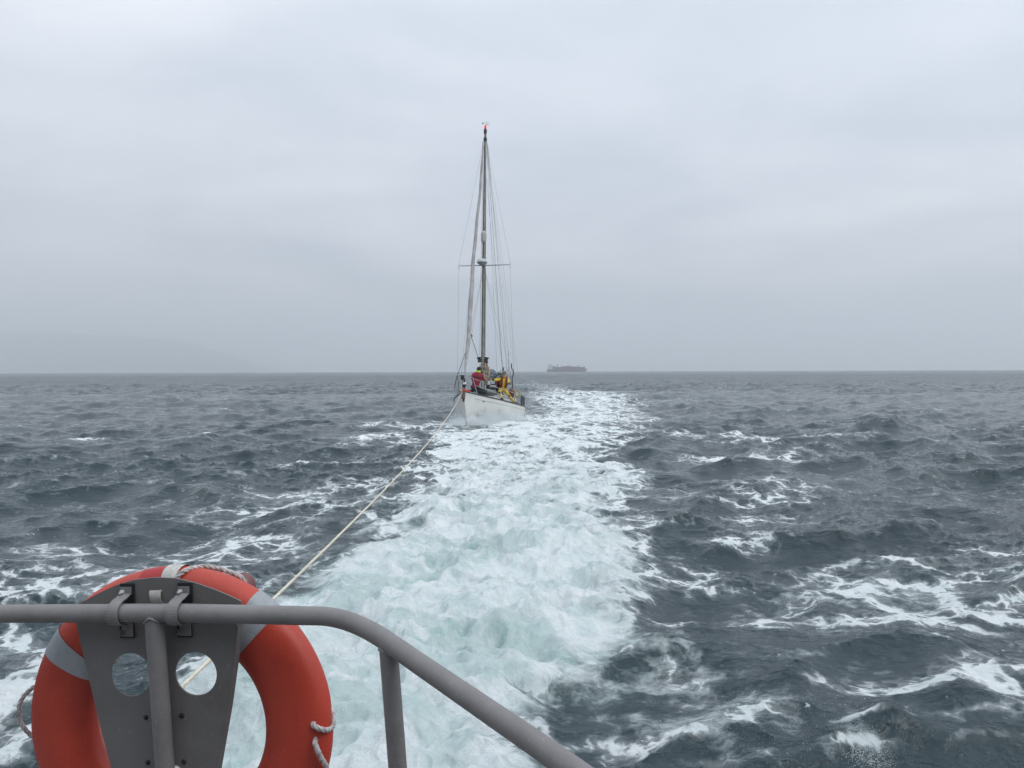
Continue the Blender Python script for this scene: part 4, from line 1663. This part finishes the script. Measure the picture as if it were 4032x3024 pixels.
def person(label, origin, P, coat, legs_mat, hairmat, hat=None, face=Vector((0, -1, 0)), vest=None, boots='navy', extra=None, coat_len=.30):
    """P: joint positions relative to origin in world axes"""
    root = empty('person', origin)
    tag(root, label, 'person')
    V = {k: Vector(v) for k, v in P.items()}
    J = {'pelvis': (V['pelvis'], (.150, .115)), 'waist': (V['pelvis'].lerp(V['chest'], .45), (.135, .105)), 'chest': (V['chest'], (.165, .118)),
         'neckb': (V['neck'], (.075, .070)), 'neck': (V['neck'].lerp(V['head'], .45), .055), 'jaw': (V['neck'].lerp(V['head'], .75) + face.normalized() * .02, (.068, .075)),
         'head': (V['head'], (.078, .094)), 'crown': (V['head'] + (V['head'] - V['neck']).normalized() * .085, (.060, .070)),
         'nose': (V['head'] + face.normalized() * .105 - (V['head'] - V['neck']).normalized() * .022, .013)}
    Bn = [('pelvis', 'waist'), ('waist', 'chest'), ('chest', 'neckb'), ('neckb', 'neck'), ('neck', 'jaw'), ('jaw', 'head'), ('head', 'crown'), ('head', 'nose')]
    for s_ in 'LR':
        J['sh' + s_] = (V['sh' + s_], .062)
        J['el' + s_] = (V['el' + s_], .044)
        J['wr' + s_] = (V['wr' + s_], .030)
        Bn += [('chest', 'sh' + s_), ('sh' + s_, 'el' + s_), ('el' + s_, 'wr' + s_)]
        hand(J, Bn, 'wr' + s_, V['wr' + s_] - V['el' + s_], (0, 1, .3), s_)
        J['hip' + s_] = (V['hip' + s_], .088)
        J['kn' + s_] = (V['kn' + s_], .058)
        J['an' + s_] = (V['an' + s_], .040)
        J['to' + s_] = (V['to' + s_], (.042, .03))
        Bn += [('pelvis', 'hip' + s_), ('hip' + s_, 'kn' + s_), ('kn' + s_, 'an' + s_), ('an' + s_, 'to' + s_)]
    skin_obj('body', J, Bn, M['skin'], root, 1)
    # coat
    Jc = {'pelvis': (V['pelvis'] + (V['pelvis'] - V['chest']) * .22, (.27, .21)), 'hipc': (V['pelvis'], (.205, .165)), 'waist': (V['pelvis'].lerp(V['chest'], .45), (.205, .165)), 'chest': (V['chest'], (.215, .17)), 'neck': (V['neck'], (.11, .105)), 'collar': (V['neck'].lerp(V['head'], .30), (.088, .085))}
    Bc = [('pelvis', 'hipc'), ('hipc', 'waist'), ('waist', 'chest'), ('chest', 'neck'), ('neck', 'collar')]
    for s_ in 'LR':
        Jc['sh' + s_] = (V['sh' + s_], .092)
        Jc['um' + s_] = (V['sh' + s_].lerp(V['el' + s_], .5), .082)
        Jc['el' + s_] = (V['el' + s_], .076)
        Jc['wr' + s_] = (V['el' + s_].lerp(V['wr' + s_], .93), .055)
        Bc += [('chest', 'sh' + s_), ('sh' + s_, 'um' + s_), ('um' + s_, 'el' + s_), ('el' + s_, 'wr' + s_)]
    skin_obj('jacket', Jc, Bc, coat, root, 2)
    Jt = {'pelvis': (V['pelvis'], (.17, .15))}
    Bt = []
    for s_ in 'LR':
        Jt['hip' + s_] = (V['hip' + s_], .112)
        Jt['th' + s_] = (V['hip' + s_].lerp(V['kn' + s_], .5), .105)
        Jt['kn' + s_] = (V['kn' + s_], .088)
        Jt['ca' + s_] = (V['kn' + s_].lerp(V['an' + s_], .5), .084)
        Jt['an' + s_] = (V['kn' + s_].lerp(V['an' + s_], .95), .070)
        Bt += [('pelvis', 'hip' + s_), ('hip' + s_, 'th' + s_), ('th' + s_, 'kn' + s_), ('kn' + s_, 'ca' + s_), ('ca' + s_, 'an' + s_)]
    skin_obj('trousers', Jt, Bt, legs_mat, root, 2)
    for s_ in 'LR':
        q = MB()
        q.tube([V['kn' + s_].lerp(V['an' + s_], .86), V['an' + s_], V['an' + s_].lerp(V['to' + s_], .5), V['to' + s_] + (V['to' + s_] - V['an' + s_]).normalized() * .05], [.062, .060, .056, .040], 12)
        q.build('boot', M[boots], root)
    head_bits(root, V['head'], face, V['head'] - V['neck'], hairmat, hat)
    return root, V


# kneeling figure in red at the foredeck, back turned, leaning towards the mast
o1 = at(1876, 1545, 39.3)
s1 = 1.0
P = {'pelvis': (-.06, .05, .30), 'chest': (.05, -.02, .74), 'neck': (.08, .0, .98), 'head': (.13, .02, 1.13),
     'shL': (-.16, -.02, .86), 'shR': (.27, .02, .84), 'elL': (-.20, .12, .60), 'elR': (.36, .12, .60), 'wrL': (.06, .34, .62), 'wrR': (.38, .36, .66),
     'hipL': (-.17, .03, .22), 'hipR': (.04, .03, .22), 'knL': (-.10, .42, .10), 'knR': (.18, .40, .10), 'anL': (-.34, .10, .07), 'anR': (.02, .05, .07), 'toL': (-.46, .0, .05), 'toR': (-.02, -.10, .05)}
p1, V1 = person('person kneeling on the yacht\'s foredeck in a crimson jacket with lime collar', o1, P, M['red'], M['navy'], M['hair'], None, face=Vector((.75, .55, -.05)))
q = MB()
q.lathe([(.105, -.03), (.122, .0), (.118, .035), (.09, .05)], V1['neck'].lerp(V1['head'], .30), 16, Matrix.Rotation(R(12), 3, 'Y'))
q.build('collar', M['lime'], p1)
q = MB()
q.lathe([(.225, -.025), (.232, .0), (.225, .025)], V1['chest'] + Vector((0, 0, .02)), 20, Matrix.Diagonal((1.0, .82, 1)) @ Matrix.Rotation(R(6), 3, 'Y'))
q.build('harness_strap', M['redband'], p1)
q = MB()
q.lathe([(.100, .0), (.112, .03), (.104, .085), (.06, .125), (0, .14)], V1['head'] + Vector((0, 0, .0)), 16)
q.build('cap', M['navy'], p1)

# seated figure in yellow, arms spread, feet braced on the side deck
o2 = at(1984, 1575, 41.9)
def rel(u, v, y):
    return at(u, v, y) - o2
P = {'pelvis': rel(1981, 1531, 42.4), 'chest': rel(1985, 1503, 42.35), 'neck': rel(1986, 1486, 42.3), 'head': rel(1985.5, 1472, 42.15),
     'shL': rel(2000, 1491, 42.3), 'shR': rel(1970, 1493, 42.3), 'elL': rel(2003, 1508, 42.1), 'elR': rel(1951, 1497, 42.0), 'wrL': rel(2008, 1511, 41.8), 'wrR': rel(1938, 1493, 41.9),
     'hipL': rel(1987, 1534, 42.4), 'hipR': rel(1974, 1534, 42.4), 'knL': rel(1990, 1541, 41.85), 'knR': rel(1966, 1541, 41.85), 'anL': rel(2002, 1571, 42.0), 'anR': rel(1977, 1572, 41.7), 'toL': rel(2003, 1573, 41.8), 'toR': rel(1981, 1575, 41.5)}
# second leg reaches further aft along the side deck
P['knL'] = rel(2000, 1552, 42.0)
P['anL'] = rel(2024, 1584, 42.5)
P['toL'] = rel(2030, 1590, 42.5)
p2, V2 = person('person in yellow oilskins and maroon lifejacket sitting on the yacht\'s side deck', o2, P, M['yellow'], M['yellow'], M['brownhair'], None, face=Vector((-.35, -.95, -.25)))
for s_ in (-1, 1):
    q = MB()
    c_ = V2['neck']
    e_ = V2['pelvis'] + Vector((.12 * s_, -.17, .10))
    q.tube(smooth_path([c_ + Vector((.07 * s_, .08, .02)), c_ + Vector((.12 * s_, -.04, -.0)), V2['chest'] + Vector((.125 * s_, -.17, .05)), V2['chest'] + Vector((.14 * s_, -.19, -.15)), e_], 5), [.055] * 0 or .062, 10)
    q.build('lifejacket_lobe', M['maroon'], p2)
for s_ in 'LR':
    q = MB()
    k_ = V2['kn' + s_]
    q.ball(k_.lerp(V2['an' + s_], .16) + Vector((0, -.045, -.02)), (.085, .07, .075), 12)
    q.build('knee_patch', M['navy'], p2)
    for nm in ('el', ):
        pass
    q = MB()
    w0, w1 = V2['el' + s_].lerp(V2['wr' + s_], .62), V2['el' + s_].lerp(V2['wr' + s_], 1.0)
    q.tube([w0, w1], [.070, .060], 12)
    q.build('cuff', M['navy'], p2)

# figure in brown with a green cap, crouching behind
o3 = at(1973, 1540, 43.3)
def rel3(u, v, y):
    return at(u, v, y) - o3
P = {'pelvis': rel3(1968, 1527, 43.5), 'chest': rel3(1970, 1500, 43.3), 'neck': rel3(1971, 1487, 43.2), 'head': rel3(1971, 1478, 43.1),
     'shL': rel3(1980, 1491, 43.2), 'shR': rel3(1960, 1492, 43.2), 'elL': rel3(1985, 1508, 43.1), 'elR': rel3(1953, 1508, 43.1), 'wrL': rel3(1978, 1520, 42.9), 'wrR': rel3(1949, 1518, 42.9),
     'hipL': rel3(1974, 1530, 43.5), 'hipR': rel3(1962, 1530, 43.5), 'knL': rel3(1976, 1526, 43.0), 'knR': rel3(1956, 1527, 43.0), 'anL': rel3(1976, 1549, 43.1), 'anR': rel3(1956, 1549, 43.1), 'toL': rel3(1978, 1552, 42.9), 'toR': rel3(1955, 1552, 42.9)}
person('person in maroon jacket and green cap crouching behind the one in yellow', o3, P, M['maroon'], M['navy'], M['brownhair'], 'green', face=Vector((-.3, -.95, -.2)))

# figure behind the mast, mostly hidden by the sail
o4 = at(1912, 1535, 42.9)
P = {'pelvis': (0, 0, .55), 'chest': (.02, -.02, 1.0), 'neck': (.03, -.02, 1.25), 'head': (.04, -.04, 1.40), 'shL': (.20, -.02, 1.15), 'shR': (-.16, -.02, 1.15), 'elL': (.26, -.10, .90), 'elR': (-.2, -.1, .9), 'wrL': (.12, -.30, .95), 'wrR': (-.08, -.3, .95),
     'hipL': (.10, 0, .48), 'hipR': (-.10, 0, .48), 'knL': (.12, -.22, .25), 'knR': (-.12, -.2, .25), 'anL': (.12, .0, .04), 'anR': (-.12, .0, .04), 'toL': (.12, -.14, .03), 'toR': (-.12, -.14, .03)}
person('person in dark maroon clothes standing behind the mast beside the stowed sail', o4, P, M['maroon'], M['navy'], M['hair'], 'navy', face=Vector((.3, -.9, -.2)))

# ------------------------------------------------------------------ far ship
SY = 4000.0
sx0 = (2153 - 2016) / 3135 * SY
ship = empty('cargo_ship', (sx0, SY, 0))
tag(ship, 'dark red cargo ship with pale aft superstructure far off on the horizon', 'cargo ship')
K = SY / 3135


def sv(u, v):
    return ((u - 2153) * K, (1461.5 - v) * K + 2.4)


def slab(poly, y0, y1, name, mat):
    q = MB()
    P_ = [sv(*p_) for p_ in poly]
    q.prism([(a, y0, b) for a, b in P_], (0, y1 - y0, 0))
    return q.build(name, mat, ship)


# lofted hull
q = MB()
rows = []
for t in np.linspace(0, 1, 17):
    hbm = 15 * min(1, (1 - t) * 5) ** .6 * (1 if t > .05 else .8)
    x = 204 * t
    zt = 11.5 if t < .12 else 11.0
    zt += 6.5 * max(0, (t - .9) / .1) ** .8
    fl_ = 8 * max(0, t - .9) * 5
    xb = x - (6 * max(0, t - .9) * 10 if t > .9 else 0)
    rows.append([Vector((xb, -hbm * .8, -3)), Vector((xb, -hbm * .92, 3)), Vector((x, -hbm - fl_ * .1, zt)), Vector((x, hbm + fl_ * .1, zt)), Vector((xb, hbm * .92, 3)), Vector((xb, hbm * .8, -3))])
q.grid(rows, False, closed=True)
q.add(rows[0], [tuple(range(6))], False)
q.build('hull', M['shiphull'], ship)
slab([(2176, 1455), (2176, 1440.8), (2185, 1441.5), (2190, 1444.5), (2203, 1445.5), (2210, 1442), (2236, 1441), (2260, 1443.2), (2278, 1443), (2281, 1445), (2299, 1445), (2301, 1448), (2301, 1455)], -12, 12, 'deck_cargo', M['shipcargo'])
sup = slab([(2157, 1455), (2157, 1448), (2161, 1443), (2168, 1441), (2168, 1437), (2174.5, 1437), (2174.5, 1455)], -13, 13, 'superstructure', M['shipwhite'])
q = MB()
a, b = sv(2162.5, 1448), sv(2162.5, 1435)
q.prism([(a[0] - 2.6, -4, a[1]), (a[0] + 3.0, -4, a[1]), (a[0] + 3.0, -4, b[1]), (a[0] - 2.2, -4, b[1])], (0, 8, 0))
q.build('funnel', M['shipdark'], sup)
q = MB()
a, b = sv(2167.5, 1438), sv(2167.5, 1434.6)
q.box((a[0] + 1, 0, (a[1] + b[1]) / 2 + .4), (11, 26, 4.2), None, .3)
q.build('bridge', M['shipwhite'], sup)
for u, vt in ((2195.2, 1434.6), (2237.5, 1435.6), (2279.5, 1437.4), (2301, 1441.8)):
    a, b = sv(u, 1452), sv(u, vt)
    q = MB()
    q.tube([(a[0], 0, a[1]), (b[0], 0, b[1])], [2.6, 2.2], 8)
    q.box((b[0], 0, b[1] - 1), (3.0, 3.0, 2.0), None, .2)
    if u < 2290:
        q.tube([(b[0], 0, b[1] - 1), (b[0] + 26, 0, b[1] - 3.5)], .35, 6)
    q.build('deck_crane', M['shipdark'], ship)

# ------------------------------------------------------------------ far headland
def headland():
    q = MB()
    rows = []
    Y0 = 13000
    nx, ny = 90, 26
    rnd = np.random.default_rng(4)
    ph = rnd.uniform(0, 6.28, 12)
    for j in range(ny):
        tv = j / (ny - 1)
        row = []
        for i in range(nx):
            tu = i / (nx - 1)
            x = -13500 + tu * 9200
            y = Y0 + tv * 3600
            prof_ = np.interp(x, [-13500, -9000, -8200, -7500, -6600, -5900, -5200, -4300], [820, 790, 770, 730, 620, 450, 220, -30])
            h = prof_ * math.sin(min(1, tv * 1.25 + .02) * math.pi / 2 if tv < .8 else math.pi / 2 * (1 + (tv - .8) * 3))
            h += 22 * math.sin(x * .0021 + ph[0] + y * .001) + 14 * math.sin(x * .006 + ph[1]) * tv + 9 * math.sin(x * .013 + ph[2] + y * .004) * tv
            row.append(Vector((x, y, max(h, -20) if tv > 0 else -20)))
        rows.append(row)
    q.grid(rows, True)
    o = q.build('hills', M['hill'])
    tag(o, kind='structure')


headland()


# ------------------------------------------------------------------ spray
def spray(name, label, fn, n_, seed, r0, r1):
    rnd = random.Random(seed)
    dirs = [(1, 0, 0), (-1, 0, 0), (0, 1, 0), (0, -1, 0), (0, 0, 1), (0, 0, -1)]
    F = [(0, 2, 4), (2, 1, 4), (1, 3, 4), (3, 0, 4), (2, 0, 5), (1, 2, 5), (3, 1, 5), (0, 3, 5)]
    vs, fs = [], []
    for i in range(n_):
        p_, k_ = fn(rnd)
        r_ = (r0 + (r1 - r0) * rnd.random() ** 3) * k_
        st = rnd.uniform(.7, 1.9)
        o_ = len(vs)
        for d in dirs:
            vs.append((p_[0] + d[0] * r_ * rnd.uniform(.7, 1.3), p_[1] + d[1] * r_, p_[2] + d[2] * r_ * st))
        fs += [tuple(a + o_ for a in f) for f in F]
    me = bpy.data.meshes.new(name)
    me.from_pydata(vs, [], fs)
    me.materials.append(M['drop'])
    o = bpy.data.objects.new(name, me)
    C.objects.link(o)
    tag(o, label, 'spray', kind='stuff')
    return o


def bow_spray(rnd):
    # sheets thrown up along both sides of the forebody
    side = 1 if rnd.random() < .68 else -1
    e = rnd.random() ** 1.1 * (5.5 if side > 0 else 2.6)
    p_ = YM @ hull_point(e, .42, side)
    out = abs(rnd.gauss(0, .28)) + .03
    plume = .55 + .28 * math.sin(e * 4.1 + side) + .2 * math.sin(e * 9.7 + 1 + side * 2) + .12 * math.sin(e * 23)
    hmax = ((.85 if side > 0 else .6) * math.exp(-((e - 2.4) / 2.3) ** 2)) * plume + .12
    z = hmax * rnd.random() ** 1.5 * (1 + abs(rnd.gauss(0, .25)))
    return (p_.x + side * out * .9 + rnd.gauss(0, .05), p_.y - .1 - abs(rnd.gauss(0, .35)), .08 + z * math.exp(-out)), 1


spray('bow_spray', 'white spray thrown up where the yacht\'s bow cuts the wake', bow_spray, 34000, 3, .003, .020)


SC = at(3385, 3040, 5.25)
def near_spray(rnd):
    k = rnd.random()
    if k < .955:
        x = SC.x + rnd.gauss(-.02, .15)
        h = abs(rnd.gauss(0, .11)) * math.exp(-((x - SC.x - .02) / .26) ** 2) + .02
        y = SC.y + rnd.gauss(0, .10)
        z = SC.z - .12 + h * 1.25
        s_ = 1.0
    else:
        x = SC.x + rnd.gauss(-.35, .40)
        y = SC.y + rnd.uniform(-.3, .8)
        z = .05 + abs(rnd.gauss(0, .10))
        s_ = .8
    return (x, y, z), s_


spray('stern_splash', 'burst of fine water drops leaping up at the lower right of the sea', near_spray, 46000, 9, .0007, .0026)

# ------------------------------------------------------------------ haze
q = MB()
q.box((0, 8000, 450), (30000, 18600, 906))
hz_m = bpy.data.materials.new('sea_haze')
hz_m.use_nodes = True
n = NT(hz_m.node_tree)
pv = n.n('ShaderNodeVolumePrincipled')
n.put(pv, 'Color', (.935, .97, 1.0, 1))
n.put(pv, 'Density', 1.95e-4)
n.put(pv, 'Anisotropy', .55)
o_ = n.n('ShaderNodeOutputMaterial')
n.put(o_, 'Volume', pv.outputs[0])
hz = q.build('haze', hz_m)
tag(hz, kind='stuff')
